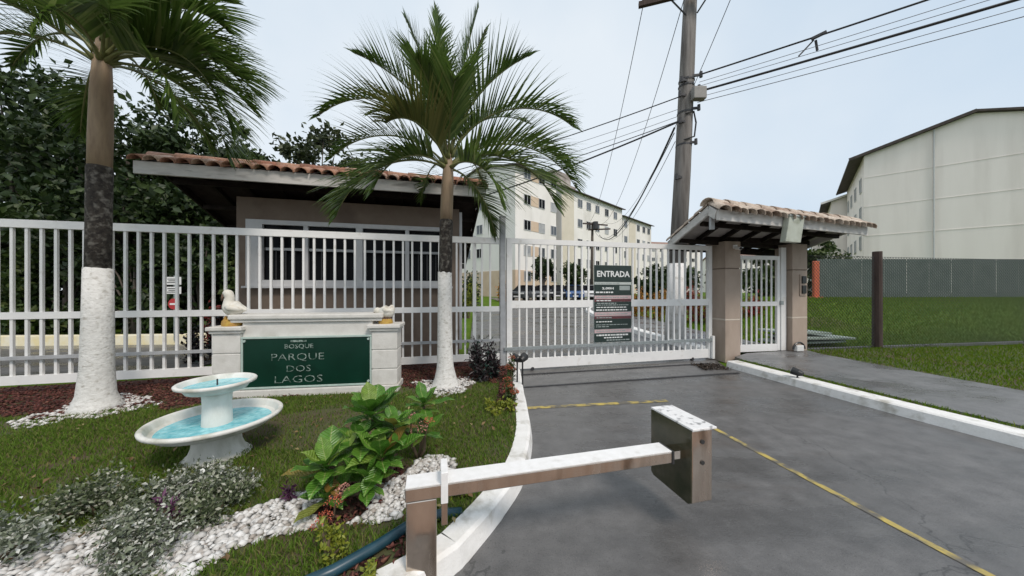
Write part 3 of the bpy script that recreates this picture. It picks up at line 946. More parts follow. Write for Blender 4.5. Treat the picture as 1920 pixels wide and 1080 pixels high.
A = block('white apartment block with salmon panels between its windows, behind the tall palm', (0.38, 37.7), 45.5, 8.0, 13.0, 16.2, 5, (2.1, 4.9, 7.4), (6.5, 9.0, 11.5), zbase=0.6,
          fl0=3.2, dfl=3.12, band=('bsalmon', 3.9), panels=[(2.75, 4.25, 3.2 + i * 3.12 - 0.62, 3.2 + i * 3.12 + 0.62, 'bsalmon') for i in range(1, 5)], rise_h=1.3)
Bk = block('white apartment block with beige corner panel and a stained water tank on its roof', (6.9, 44.6), 45.0, 18.2, 12.0, 15.9, 5, (4.6, 7.0, 9.6, 12.6, 15.6), (3, 7), zbase=0.6,
           fl0=2.6, dfl=2.95, panels=[(0.05, 3.0, 0.7, 15.6, 'bbeige')], rise_h=1.5)
_bx = Vector((6.9, 44.6, 0)) + Vector((0.7071, 0.7071, 0)) * 18.9 + Vector((-0.7071, 0.7071, 0)) * 0.25
Bk2 = block('stepped white block continuing beyond the one with the water tank', (_bx.x, _bx.y), 45.0, 13.0, 12.0, 14.9, 5, (1.2, 6.6, 9.2, 11.6), (3, 7), zbase=0.6,
            fl0=2.4, dfl=2.8, panels=[(2.6, 5.4, 0.7, 14.6, 'bbeige')], rise_h=1.5)
MB().box((3.2, 4.0, 17.6), (4.2, 4.0, 3.4)).build('water_tank', M['tank'], Bk, bevel=0.25)
MB().box((6.3, 4.0, 17.0), (1.9, 3.2, 2.0)).build('water_tank', M['tank'], Bk, bevel=0.2)
C1 = block('low distant white block with reddish roof between the long block and the pole', (27, 78), 12, 22, 11, 12.6, 5, tuple(1.5 + 2.3 * i for i in range(9)), (), zbase=0.4, fl0=1.9, dfl=2.4,
           rise_h=1.6, roofm='rooftile_far', winw=0.9, winh=0.9)
C2 = block('distant white block with reddish roof behind the pedestrian gate', (54, 84), -12, 24, 11, 9.8, 4, tuple(1.6 + 2.4 * i for i in range(9)), (), zbase=0.4, fl0=1.9, dfl=2.3,
           rise_h=1.4, roofm='rooftile_far', winw=0.9, winh=0.9)
D0 = block('pale apartment block behind the guardhouse, mostly hidden', (-21.5, 57), -4, 17, 11, 13.5, 4, (2, 5, 8, 11, 14), (), zbase=0.4, fl0=2.8, dfl=3.0, wm='bgrey', rise_h=1.4)
# right-hand block: three stepped units with blank gable walls
uD = 48.0
ud = Vector((math.cos(R(uD)), math.sin(R(uD)), 0))
p0 = Vector((35.2, 32.0, 0))
for i, (dd, dz, lb) in enumerate(((0.0, 0.0, 'nearest pale block with blank gable wall above the green hoarding'),
                                  (16.0, -1.0, 'second pale stepped block behind the blank gable wall'),
                                  (32.0, -2.0, 'farthest pale stepped block behind the blank gable wall'))):
    q = p0 + ud * dd + Vector((-ud.y, ud.x, 0)) * (1.5 * i)
    # local y must point away from the street: use mirrored block by starting at the far end
    L = 15.6
    t = thing('apartment_building', lb, 'building', (q.x, q.y, 0), R(uD), 'stepped blocks on the right')
    Dp, ztop, rh, over = 13.0, 14.9 + dz, 1.9, 1.05
    w = MB().box((L / 2, -Dp / 2, (ztop + 0.2) / 2), (L, Dp, ztop - 0.2))
    w.add([(0, 0, ztop), (0, -Dp, ztop), (0, -Dp / 2, ztop + rh), (0.2, 0, ztop), (0.2, -Dp, ztop), (0.2, -Dp / 2, ztop + rh)], [(0, 2, 1), (3, 4, 5), (0, 3, 5, 2), (1, 2, 5, 4)])
    w.build('wall', M['bgrey'], t)
    MB().bar((-0.42, over + 0.02, ztop - over * rh / (Dp / 2) + 0.11), (-0.42, -Dp / 2, ztop + rh + 0.11), 0.05, 0.26).build('barge_board', M['bwhite'] if i else M['roofdark'], t)
    k = rh / (Dp / 2)
    z0 = ztop - over * k
    pr = [(over, z0 + 0.02), (-Dp / 2, ztop + rh + 0.02), (-Dp - over, z0 + 0.02), (-Dp - over, z0 + 0.2), (-Dp / 2, ztop + rh + 0.2), (over, z0 + 0.2)]
    r = MB()
    vs = [(-0.4, y, z) for y, z in pr] + [(L + 0.2, y, z) for y, z in pr]
    r.add(vs, [tuple(reversed(range(6))), tuple(range(6, 12))] + [(i2, (i2 + 1) % 6, 6 + (i2 + 1) % 6, 6 + i2) for i2 in range(6)])
    r.build('roof', M['roofdark'], t)
    if i == 0:
        for fl in range(1, 5):
            MB().box((-0.012, -Dp / 2, 2.9 * fl + 1.1), (0.03, Dp - 0.02, 0.05)).build('floor_joint', M['bgrey'], t)
        MB().tube([(-0.07, -4.3, 0.5), (-0.07, -4.3, ztop + rh * 0.62)], 0.055, 8).build('downpipe', M['alu'], t)
    for fl in range(4):
        for c in (2.2, 6.4, 10.2, 13.6):
            add_window(t, (c, 0.01, 3.4 + 3.0 * fl + dz), R(180), 1.3, 1.5, 'glass' if (fl + int(c)) % 3 == 0 else 'grey_glass')

# small beige house far left and its dark eave
t = thing('gate_house', 'small beige house with dark eave glimpsed through the left fence bars', 'building', (-27.6, 22, 0))
MB().box((-27.6, 24.0, 2.3), (4.2, 4, 4.8)).build('wall', M['pillar'], t)
MB().box((-27.6, 23.8, 5.1), (5.2, 5.2, 0.5)).build('roof', M['roofdark'], t)

# hoarding on top of the bank
t = thing('hoarding', 'grey green corrugated metal hoarding along the top of the grass bank', 'hoarding', (14.3, 15, 1.1))
cw = 1.05
def corr(w, h):
    b = MB()
    n = 22
    for k in range(n):
        x0, x1 = -w / 2 + w * k / n, -w / 2 + w * (k + 1) / n
        ya, yb = (0.0 if k % 2 == 0 else 0.022), (0.022 if k % 2 == 0 else 0.0)
        b.quad((x0, ya, -h / 2), (x1, yb, -h / 2), (x1, yb, h / 2), (x0, ya, h / 2))
    return b
cm = corr(cw - 0.01, 1.82).mesh('metal_sheet', M['hoard'])
for k in range(13):
    p = Vector((14.3 + cw / 2 + k * cw, 15.0 + 0.004 * (k % 2), 2.07))
    inst('metal_sheet', cm, t, Matrix.Translation(p))
MB().bar((14.3, 15.08, 1.35), (14.3 + 13 * cw, 15.08, 1.35), 0.05, 0.07).build('rail', M['darkmetal'], t)
MB().bar((14.3, 15.08, 2.85), (14.3 + 13 * cw, 15.08, 2.85), 0.05, 0.07).build('rail', M['darkmetal'], t)
MB().bar((14.3, 14.97, 1.14), (14.3 + 13 * cw, 14.97, 1.14), 0.06, 0.10).build('base_board', M['darkmetal'], t)
t = thing('barrier_post', 'orange plastic barrier standing at the left end of the hoarding', 'barrier', (14.1, 14.8, 1.1))
MB().box((14.1, 14.85, 2.0), (0.26, 0.12, 1.75)).build('panel', M['orange'], t, bevel=0.03)
MB().box((14.1, 14.85, 1.16), (0.42, 0.36, 0.12)).build('foot', M['orange'], t, bevel=0.03)

# ------------------------------------------------------------------ tiled roofs (guardhouse and pedestrian portal)
def barrel(L=0.44, r0=0.105, r1=0.085, n=7, th=0.014):
    vs, fs = [], []
    for y, r in ((-L / 2, r0), (L / 2, r1)):
        for rr in (r, r - th):
            for k in range(n + 1):
                a = math.pi * k / n
                vs.append((rr * math.cos(a), y, rr * math.sin(a) * 0.85))
    m = n + 1
    for k in range(n):
        fs.append((k, k + 1, 2 * m + k + 1, 2 * m + k))
        fs.append((m + k, 3 * m + k, 3 * m + k + 1, m + k + 1))
        fs.append((k, m + k, m + k + 1, k + 1))
        fs.append((2 * m + k, 2 * m + k + 1, 3 * m + k + 1, 3 * m + k))
    return MB().add(vs, fs)

def tiled_roof(parent, F, ax, md, L, ze, ro, zr, bo, zb, tile_m, deck_m, rafter_m, fh=0.17, spacing=0.21, rows_back=6, mortar=True, rake_m='fascia'):
    """F front-left eave point (x, y); ax along the eave; md backwards; ridge at ro, back eave at bo"""
    F = Vector((F[0], F[1], 0))
    ax, md = Vector(ax).normalized(), Vector(md).normalized()
    def Pt(s, t_, z):
        return F + ax * s + md * t_ + Z3 * z
    def slab(t0, z0, t1, z1, th, s0=0.0, s1=L):
        vs = [Pt(s0, t0, z0), Pt(s1, t0, z0), Pt(s1, t1, z1), Pt(s0, t1, z1)]
        vs += [v - Z3 * th for v in vs]
        return vs, [(0, 1, 2, 3), (7, 6, 5, 4), (0, 4, 5, 1), (1, 5, 6, 2), (2, 6, 7, 3), (3, 7, 4, 0)]
    rb = MB()
    rb.add(*slab(0.03, ze + 0.03, ro, zr, 0.03, 0.03, L - 0.03))
    rb.add(*slab(ro, zr, bo, zb, 0.03, 0.03, L - 0.03))
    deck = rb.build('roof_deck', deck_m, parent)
    # front fascia, rakes, back beam
    f = MB().bar(Pt(0, 0, ze - fh / 2 + 0.03), Pt(L, 0, ze - fh / 2 + 0.03), 0.045, fh)
    f.build('fascia_board', M['fascia'], parent)
    for s in (0.0, L):
        MB().bar(Pt(s, 0.03, ze - 0.045), Pt(s, ro, zr - 0.075), 0.04, 0.15).build('rake_board', M[rake_m], parent)
        MB().bar(Pt(s, ro, zr - 0.075), Pt(s, bo, zb - 0.075), 0.04, 0.15).build('rake_board', M[rake_m], parent)
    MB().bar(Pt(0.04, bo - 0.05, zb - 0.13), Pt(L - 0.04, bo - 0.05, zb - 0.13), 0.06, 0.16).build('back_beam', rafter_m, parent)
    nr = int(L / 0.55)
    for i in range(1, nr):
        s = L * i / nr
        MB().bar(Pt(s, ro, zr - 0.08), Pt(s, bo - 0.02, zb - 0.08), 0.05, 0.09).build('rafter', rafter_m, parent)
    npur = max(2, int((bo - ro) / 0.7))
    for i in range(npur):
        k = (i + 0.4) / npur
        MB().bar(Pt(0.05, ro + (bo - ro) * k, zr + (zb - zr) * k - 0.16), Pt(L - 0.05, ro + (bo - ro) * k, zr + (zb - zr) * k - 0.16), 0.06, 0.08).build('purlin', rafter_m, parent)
    # tiles
    me = barrel().mesh('roof_tile', tile_m, smooth=True)
    rnd = random.Random(5)
    ncol = int(L / spacing)
    def row(s, tc, zc, up):
        up = up.normalized()
        nrm = ax.cross(up).normalized()
        u2 = (up + ax * rnd.uniform(-0.03, 0.03)).normalized()
        x2 = u2.cross(nrm).normalized()
        p = Pt(s + rnd.uniform(-0.012, 0.012), tc + rnd.uniform(-0.015, 0.015), zc + rnd.uniform(-0.006, 0.008)) + nrm * 0.012
        inst('roof_tile', me, parent, frame_mtx(x2, u2, nrm, p))
    upf = md * ro + Z3 * (zr - ze - 0.03)
    upb = (md * (ro - bo) + Z3 * (zr - zb))
    lf = upf.length
    nf = max(1, round(lf / 0.38))
    # cover tiles: eave tile sticks out a little past the fascia
    for i in range(ncol + 1):
        s = min(L - 0.06, 0.06 + i * (L - 0.12) / ncol)
        for j in range(nf):
            tc = (j + 0.35) / nf
            row(s, ro * tc - 0.03, ze + 0.03 + (zr - ze - 0.03) * tc - 0.012 + 0.01 * (nf - j), upf)
        for j in range(rows_back):
            tc = (j + 0.5) / rows_back
            a = ax
            up = upb.normalized()
            nrm = up.cross(ax).normalized()
            if nrm.z < 0: nrm = -nrm
            p = Pt(s, ro + (bo - ro) * tc, zr + (zb - zr) * tc) + nrm * 0.015
            inst('roof_tile', me, parent, frame_mtx(up.cross(nrm), up, nrm, p))
    # ridge caps
    mc = barrel(0.42, 0.135, 0.115).mesh('ridge_tile', tile_m, smooth=True)
    nc = int(L / 0.36)
    for i in range(nc):
        s = 0.15 + (L - 0.3) * i / (nc - 1)
        p = Pt(s, ro, zr + 0.015 + rnd.uniform(0, 0.012))
        inst('ridge_tile', mc, parent, frame_mtx(Vector((-md.x, -md.y, 0)) if abs(ax.cross(md).z) > .99 else ax.cross(Z3), ax, Z3, p))
    if mortar:
        MB().bar(Pt(0.03, ro, zr + 0.02), Pt(L - 0.03, ro, zr + 0.02), 0.16, 0.05).build('ridge_mortar', M['mortar'], parent)
    return Pt

# --- guardhouse
GHW = FP(0, 1.4)                      # wall front line origin
def WP(s, t=0.0, z=0.0):
    return GHW + E3 * s + N3 * t + Z3 * z
gs0, gs1, gd = 0.64, 4.92, 3.0
gh = thing('guardhouse', 'taupe guardhouse with a wide dark window and clay tiled roof behind the fence', 'building', tuple(WP((gs0 + gs1) / 2)))
wz0, wz1 = 1.62, 2.93
ws0, ws1 = 0.80, 4.74
def wallbox(b, s0, s1, z0, z1, t0=0.0, t1=0.15):
    b.box(WP((s0 + s1) / 2, (t0 + t1) / 2, (z0 + z1) / 2), (s1 - s0, t1 - t0, z1 - z0), FAX)
b = MB()
wallbox(b, gs0, gs1, -0.05, wz0)
b.build('wall', M['taupe'], gh)
b = MB(); wallbox(b, gs0, gs1, wz1, 3.36); b.build('wall', M['taupe'], gh)
b = MB(); wallbox(b, gs0, ws0, wz0, wz1); b.build('wall', M['taupe'], gh)
b = MB(); wallbox(b, ws1, gs1, wz0, wz1); b.build('wall', M['taupe'], gh)
# side and back walls follow the falling roof
for s0, s1 in ((gs0, gs0 + 0.15), (gs1 - 0.15, gs1)):
    vs = []
    for s in (s0, s1):
        vs += [WP(s, 0.153, -0.05), WP(s, gd, -0.05), WP(s, gd, 2.50), WP(s, 0.153, 3.34)]
    MB().add(vs, [(0, 1, 2, 3), (7, 6, 5, 4), (0, 4, 5, 1), (1, 5, 6, 2), (2, 6, 7, 3), (3, 7, 4, 0)]).build('wall', M['taupe'], gh)
b = MB(); wallbox(b, gs0 + 0.153, gs1 - 0.153, -0.05, 2.50, gd - 0.15, gd); b.build('wall', M['taupe'], gh)
# window: outer frame, mullions, transom, panes
win = MB()
fr = 0.09
def wf_(s0, s1, z0, z1, t0=-0.02, t1=0.08):
    win.box(WP((s0 + s1) / 2, (t0 + t1) / 2, (z0 + z1) / 2), (s1 - s0, t1 - t0, z1 - z0), FAX)
wf_(ws0, ws1, wz1 - fr, wz1); wf_(ws0, ws1, wz0, wz0 + fr + 0.03)
wf_(ws0, ws0 + 0.28, wz0 + fr + 0.03, wz1 - fr); wf_(ws1 - 0.10, ws1, wz0 + fr + 0.03, wz1 - fr)
winf = win.build('window', M['alu'], gh)
muls = (1.84, 2.84, 3.80)
ends = [ws0 + 0.28] + list(muls) + [ws1 - 0.10]
for q, wdt in zip(muls, (0.08, 0.13, 0.08)):
    b = MB(); b.box(WP(q, 0.03, (wz0 + wz1) / 2 + 0.015), (wdt, 0.09, wz1 - wz0 - 2 * fr - 0.03), FAX); b.build('mullion', M['alu'], winf)
for a, c in zip(ends, ends[1:]):
    a2, c2 = a + 0.045, c - 0.045
    b = MB(); b.box(WP((a2 + c2) / 2, 0.035, 2.36), (c2 - a2, 0.04, 0.05), FAX); b.build('transom', M['graymetal'], winf)
    for z0, z1 in ((wz0 + fr + 0.03, 2.335), (2.385, wz1 - fr)):
        b = MB(); b.box(WP((a + c) / 2, 0.065, (z0 + z1) / 2), (c - a, 0.012, z1 - z0), FAX); b.build('pane', M['glass'], winf)
    # inner sliding sash stile and grille rods behind the glass face
    nn = 3
    for i in range(1, nn + 1):
        s = a2 + (c2 - a2) * i / (nn + 1)
        b = MB(); b.box(WP(s, 0.05, (wz0 + 2.36) / 2 + 0.05), (0.018 if i != 2 else 0.03, 0.014, 2.33 - wz0 - 0.13), FAX); b.build('sash_bar', M['darkmetal'], winf)
b = MB(); b.box(WP((ws0 + ws1) / 2, -0.05, wz0 - 0.02), (ws1 - ws0 + 0.06, 0.12, 0.04), FAX); b.build('sill', M['alu'], gh)
b = MB(); b.box(WP(gs1 + 0.035, 0.05, 1.75), (0.06, 0.06, 3.1), FAX); b.build('downpipe', M['alu'], gh)
GF = FP(0, 0.5)
GF0 = GF + E3 * (-0.29)
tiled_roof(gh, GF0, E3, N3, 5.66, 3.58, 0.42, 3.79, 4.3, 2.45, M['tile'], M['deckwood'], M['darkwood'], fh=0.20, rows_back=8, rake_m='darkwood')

# --- pedestrian portal
PF = (3.34, 5.2)
PAX, PMD = Vector((0.94, 0.342, 0)), Vector((0.1, 0.995, 0))
pr_t = thing('entrance_portal', 'small tiled roof portal on two beige pillars over the pedestrian gate', 'portal', (5.6, 7.0, 0))
PP = tiled_roof(pr_t, PF, PAX, PMD, 4.30, 2.82, 0.26, 2.98, 2.05, 2.64, M['tile_pale'], M['deckpale'], M['darkwood'], fh=0.17, spacing=0.20, rows_back=4)
def pillar(pfl, w, d, ztop):
    p = Vector((pfl[0], pfl[1], 0))
    c = p + E3 * (w / 2) + N3 * (d / 2)
    def seg(z0, z1, m, inset=0.0, nm='pillar'):
        o = MB().box(c + Z3 * ((z0 + z1) / 2), (w - 2 * inset, d - 2 * inset, z1 - z0), FAX).build(nm, m, pr_t, bevel=0.008)
        return o
    seg(-0.03, 0.88, M['pillar'])
    seg(0.88, 0.915, M['pale'], -0.002, 'pillar_band')
    seg(0.915, 2.0, M['pillar'])
    seg(2.0, 2.02, M['taupe'], 0.012, 'pillar_groove')
    seg(2.02, ztop, M['pillar'])
    return c
P1c = pillar((4.60, 6.90), 0.41, 0.52, 2.60)
P2c = pillar((6.52, 7.44), 0.46, 0.40, 2.62)
# lintel beams carrying the roof on the pillars
MB().bar(P1c + Vector((-0.5, -0.15, 2.66)), P2c + Vector((0.5, 0.12, 2.68)), 0.12, 0.12).build('lintel_beam', M['darkwood'], pr_t)
MB().box(PP(0.06, 0.26, 2.76), (0.06, 0.06, 0.36)).build('king_post', M['graymetal'], pr_t)
# pale box fixed across the front eave
bx = thing('box_panel', 'pale green slanted box panel fixed on the front edge of the portal roof', 'panel', tuple(PP(1.72, -0.05, 2.6)))
c = PP(1.80, -0.08, 2.62)
MB().box(c, (0.42, 0.10, 0.46), (PAX, Vector((-PAX.y, PAX.x, 0)), Vector((0.16, 0, 0.987)))).build('panel', M['lightbox'], bx, bevel=0.01)
MB().box(c + Vector((0.035, 0.0, 0.24)), (0.45, 0.13, 0.025), (PAX, Vector((-PAX.y, PAX.x, 0)), Z3)).build('lid', M['signgrey'], bx)
# intercom on right pillar
ic = thing('intercom', 'dark two panel intercom on the right beige pillar', 'intercom', (6.86, 7.5, 1.7))
fp = Vector((6.52, 7.44, 0)) + E3 * 0.31 - N3 * 0.012
MB().box(fp + Z3 * 1.66, (0.20, 0.02, 0.50), FAX).build('back_plate', M['pillar'], ic)
MB().box(fp - N3 * 0.02 + Z3 * 1.78, (0.12, 0.03, 0.17), FAX).build('speaker_panel', M['black'], ic)
MB().box(fp - N3 * 0.02 + Z3 * 1.555, (0.12, 0.03, 0.19), FAX).build('keypad', M['black'], ic)
# security camera on left pillar
cm_ = thing('security_camera', 'small white camera high on the left beige pillar', 'camera', (4.85, 6.85, 2.45))
q = Vector((4.60, 6.90, 0)) + E3 * 0.24 - N3 * 0.02
MB().box(q + Z3 * 2.48, (0.08, 0.04, 0.08), FAX).build('bracket', M['white'], cm_)
MB().tube([q + Z3 * 2.45 - N3 * 0.02, q + Z3 * 2.42 - N3 * 0.17 - E3 * 0.05], 0.035, 10).build('housing', M['white'], cm_)
MB().tube([q + Z3 * 2.42 - N3 * 0.171 - E3 * 0.05, q + Z3 * 2.418 - N3 * 0.18 - E3 * 0.053], 0.027, 10).build('lens', M['black'], cm_)
# flood lamp at the foot of the right pillar
fl = thing('floor_lamp', 'small white floor lamp in a dark hood at the pillar foot', 'lamp', (6.6, 7.3, 0.12))
q = Vector((6.60, 7.36, 0.122))
MB().box(q + Z3 * 0.08, (0.22, 0.08, 0.14), FAX).build('lens', M['lamp'], fl, bevel=0.02)
hp = [q + E3 * (0.17 * math.cos(a)) + Z3 * (0.06 + 0.15 * math.sin(a)) for a in np.linspace(0, math.pi, 9)]
MB().tube(hp, 0.022, 6).build('hood', M['black'], fl)

# ------------------------------------------------------------------ fence, gate, pedestrian gate
def bar_mesh(h, w=0.032):
    return MB().box((0, 0, h / 2), (w, w, h)).mesh('bar', M['white'])
RZF = Matrix(((E3.x, N3.x, 0, 0), (E3.y, N3.y, 0, 0), (0, 0, 1, 0), (0, 0, 0, 1)))
fe = thing('fence', 'white steel bar fence running behind the sign wall', 'fence', tuple(FP(0)))
s0f, s1f = -4.2, 5.56
for z, h, d in ((2.46, 0.11, 0.06), (1.19, 0.095, 0.05), (0.30, 0.12, 0.06)):
    b = MB(); b.box(FP((s0f + s1f) / 2, 0, z), (s1f - s0f, d, h), FAX); b.build('rail', M['white'], fe)
b = MB(); b.box(FP((s0f + s1f) / 2, -0.035, 0.61), (s1f - s0f, 0.05, 0.045), FAX); b.build('rail', M['graymetal'], fe)
bm = bar_mesh(2.06)
s = s0f + 0.1
k = round((0.0497 * 5.65 - s0f) / 0.1547)
s = 0.0497 * 5.65 - k * 0.1547
while s < s1f - 0.05:
    if s > s0f:
        inst('bar', bm, fe, Matrix.Translation(FP(s, 0.002, 0.36)) @ RZF)
    s += 0.1547
b = MB(); b.box(FP(-2.35, 0.0, 1.25), (0.08, 0.08, 2.5), FAX); b.build('post', M['white'], fe)
b = MB(); b.box(FP(5.62, 0.0, 1.47), (0.10, 0.10, 2.88), FAX); b.build('post', M['graymetal'], fe)
b = MB(); b.box(FP(5.10, 0.06, 1.30), (0.06, 0.05, 2.5), FAX); b.build('post', M['white'], fe)
b = MB(); b.box(FP(5.62, 0.0, 2.92), (0.12, 0.12, 0.02), FAX); b.build('post_cap', M['graymetal'], fe)

G0 = FP(5.70, -0.02)
def GP(s, t=0.0, z=0.0):
    return G0 + E3 * s + N3 * t + Z3 * z
gl = 4.66
ga = thing('sliding_gate', 'wide white steel bar sliding gate across the driveway', 'gate', tuple(GP(gl / 2)))
for z, h, d in ((2.47, 0.10, 0.05), (1.27, 0.14, 0.05), (0.14, 0.19, 0.055)):
    b = MB(); b.box(GP(gl / 2, 0, z), (gl - 0.16, d, h), FAX); b.build('rail', M['white'], ga)
for s, w in ((0.045, 0.105), (gl - 0.04, 0.09)):
    b = MB(); b.box(GP(s, 0, 1.275), (w, 0.07, 2.49), FAX); b.build('stile', M['white'], ga)
gb = bar_mesh(2.19)
ng = 31
for i in range(1, ng):
    inst('bar', gb, ga, Matrix.Translation(GP(0.1 + (gl - 0.2) * i / ng, 0.002, 0.235)) @ RZF)
b = MB(); b.box(GP(gl / 2 - 0.02, -0.05, 0.44), (gl + 0.08, 0.05, 0.055), FAX); b.build('guide_channel', M['galv'], ga)
b = MB(); b.box(GP(gl - 0.01, -0.07, 0.28), (0.06, 0.05, 0.50), FAX); b.build('latch_post', M['white'], ga)
for s in (0.5, gl - 0.5):
    b = MB(); b.tube([GP(s, -0.03, 0.035), GP(s, 0.03, 0.035)], 0.035, 12); b.build('wheel', M['darkmetal'], ga)

# pedestrian gate between pillars
ppa = Vector((4.60, 6.90, 0)) + E3 * 0.41 + N3 * 0.30
ppb = Vector((6.52, 7.44, 0)) + N3 * 0.12
pd_ = (ppb - ppa); plen = pd_.length; pd_.normalize()
pn = Vector((-pd_.y, pd_.x, 0))
PAXS = (pd_, pn, Z3)
def QP(s, t=0.0, z=0.0):
    return ppa + pd_ * s + pn * t + Z3 * z
pg = thing('pedestrian_gate', 'narrow white bar gate between the two beige pillars', 'gate', tuple(QP(plen / 2)))
for s, w in ((0.035, 0.07), (plen - 0.26, 0.07)):
    b = MB(); b.box(QP(s, 0, 1.23), (w, 0.05, 2.2), PAXS); b.build('stile', M['white'], pg)
b = MB(); b.box(QP(plen - 0.10, 0.02, 1.33), (0.14, 0.06, 2.42), PAXS); b.build('post', M['white'], pg)
for z, h in ((2.29, 0.09), (1.22, 0.10), (0.20, 0.16)):
    b = MB(); b.box(QP((plen - 0.225) / 2, 0, z), (plen - 0.37, 0.045, h), PAXS); b.build('rail', M['white'], pg)
pm = bar_mesh(1.98, 0.026)
npb = 9
RZP = Matrix(((pd_.x, pn.x, 0, 0), (pd_.y, pn.y, 0, 0), (0, 0, 1, 0), (0, 0, 0, 1)))
for i in range(1, npb):
    inst('bar', pm, pg, Matrix.Translation(QP(0.07 + (plen - 0.365) * i / npb, 0.002, 0.27)) @ RZP)
b = MB(); b.box(QP(plen - 0.2, -0.04, 1.24), (0.07, 0.05, 0.09), PAXS); b.build('lock', M['galv'], pg)

# ------------------------------------------------------------------ entrance board on the sliding gate
sg = thing('entrance_sign', 'tall dark green entrance notice board with white lettering hung on the gate', 'sign', tuple(GP(2.2, -0.06, 1.2)))
sc_, sw, st, sb = 2.20, 0.83, 2.04, 0.49
def srow(z0, z1, m, t=-0.055, nm='strip', d=0.012):
    b = MB(); b.box(GP(sc_, t, (z0 + z1) / 2), (sw, d, z1 - z0), FAX)
    return b.build(nm, M[m], sg)
H = st - sb
def zz_(p):      # position in the 50..1000 px tall close-up
    return st - (p - 50) / 950 * H
b = MB(); b.box(GP(sc_, -0.04, (st + sb) / 2), (sw + 0.01, 0.014, H + 0.01), FAX); b.build('board', M['signgrey'], sg)
for a, c, m in ((50, 253, 'signdark'), (258, 288, 'signgrey'), (292, 418, 'signdark'), (425, 466, 'signpink'), (470, 500, 'signmaroon'), (503, 622, 'signdark'), (630, 676, 'signpink'),
                (682, 712, 'signmaroon'), (715, 836, 'signdark'), (844, 884, 'signpink'), (892, 998, 'signdark')):
    srow(zz_(c), zz_(a), m)
NF = -N3
lettering('lettering', 'ENTRADA', 0.165, M['print'], sg, GP(sc_, -0.064, zz_(160)), E3, NF, width=0.74, bold=0.004)
lettering('lettering', '2.00H', 0.06, M['print'], sg, GP(sc_ - 0.12, -0.064, zz_(336)), E3, NF, width=0.26, bold=0.002)
b = MB(); b.box(GP(sc_ + 0.26, -0.063, zz_(330)), (0.24, 0.004, 0.09), FAX); b.build('pictogram', M['print_dim'], sg)
rr_ = random.Random(3)
for p, hgt, dim, x0, x1 in ((274, 9, 1, 0.03, 0.75), (384, 18, 0, 0.03, 0.50), (446, 12, 2, 0.05, 0.95), (486, 12, 0, 0.05, 0.45), (520, 12, 1, 0.06, 0.62), (541, 9, 1, 0.03, 0.97), (570, 11, 0, 0.05, 0.9), (602, 14, 0, 0.04, 0.95),
                            (653, 12, 2, 0.06, 0.9), (697, 10, 1, 0.05, 0.5), (747, 11, 0, 0.04, 0.5), (785, 8, 1, 0.04, 0.97), (808, 10, 1, 0.04, 0.4), (862, 12, 2, 0.05, 0.9),
                            (913, 18, 0, 0.05, 0.92), (945, 14, 0, 0.25, 0.78), (976, 14, 1, 0.32, 0.95)):
    x = x0
    row_ = MB()
    while x < x1:
        wd = rr_.uniform(0.03, 0.10)
        if x + wd > x1: break
        row_.box(GP(sc_ - sw / 2 + sw * (x + wd / 2), -0.0625, zz_(p)), (sw * wd, 0.002, hgt / 950 * H), FAX)
        x += wd + rr_.uniform(0.012, 0.022)
    row_.build('lettering', M['print' if dim == 0 else 'print_dim'], sg)

# ------------------------------------------------------------------ name wall
SAX = (ES, NS, Z3)
nw = thing('sign_wall', 'cream wall with green name panel standing in the garden bed', 'sign wall', tuple(SP(1.17, 0.1, 0.1)))
def sbox(name, m, s0, s1, t0, t1, z0, z1, bevel=0.006, parent=None):
    b = MB(); b.box(SP((s0 + s1) / 2, (t0 + t1) / 2, (z0 + z1) / 2), (s1 - s0, t1 - t0, z1 - z0), SAX)
    return b.build(name, M[m], parent or nw, bevel=bevel)
sbox('plinth', 'stone', -0.02, 2.355, -0.03, 0.34, 0.0, 0.205)
sbox('wall_core', 'stone', 0.33, 1.99, 0.05, 0.29, 0.205, 1.105)
for s0, s1 in ((0.0, 0.33), (1.99, 2.335)):
    for z0, z1 in ((0.208, 0.425), (0.437, 0.695), (0.707, 0.965)):
        sbox('block', 'stone', s0, s1, 0.0, 0.31, z0, z1, 0.008)
    sbox('block_core', 'stone', s0 + 0.012, s1 - 0.012, 0.012, 0.298, 0.206, 0.97, 0)
    sbox('cap_moulding', 'stone', s0 - 0.025, s1 + 0.02, -0.025, 0.335, 0.968, 1.005, 0.008)
    sbox('cap', 'stone', s0 - 0.05, s1 + 0.045, -0.05, 0.36, 1.008, 1.06, 0.01)
sbox('top_moulding', 'stone', 0.20, 2.12, 0.02, 0.32, 1.108, 1.145, 0.008)
sbox('coping', 'stone', 0.18, 2.14, -0.005, 0.345, 1.147, 1.215, 0.018)
gp = sbox('name_panel', 'green', 0.345, 1.975, 0.02, 0.049, 0.235, 0.90, 0.0)
for a in ((0.332, 1.988, 0.888, 0.915), (0.332, 1.988, 0.215, 0.24)):
    sbox('panel_edge', 'panel_edge', a[0], a[1], 0.008, 0.048, a[2], a[3], 0.004, gp)
for a in ((0.332, 0.357), (1.963, 1.988)):
    sbox('panel_edge', 'panel_edge', a[0], a[1], 0.010, 0.047, 0.242, 0.886, 0.004, gp)
for s in (0.375, 1.945):
    for z in (0.27, 0.86):
        MB().lathe([(0.0, 0.0), (0.018, 0.0), (0.018, 0.008), (0.0, 0.012)], (0, 0, 0), 10)
        b = MB(); b.tube([SP(s, 0.02, z), SP(s, 0.002, z)], 0.016, 10); b.build('stud', M['panel_edge'], gp)
SF = -NS
tp = lambda s, z: SP(s, 0.016, z)
lettering('lettering', 'BOSQUE', 0.085, M['letter'], gp, tp(1.045, 0.775), ES, SF, width=0.36)
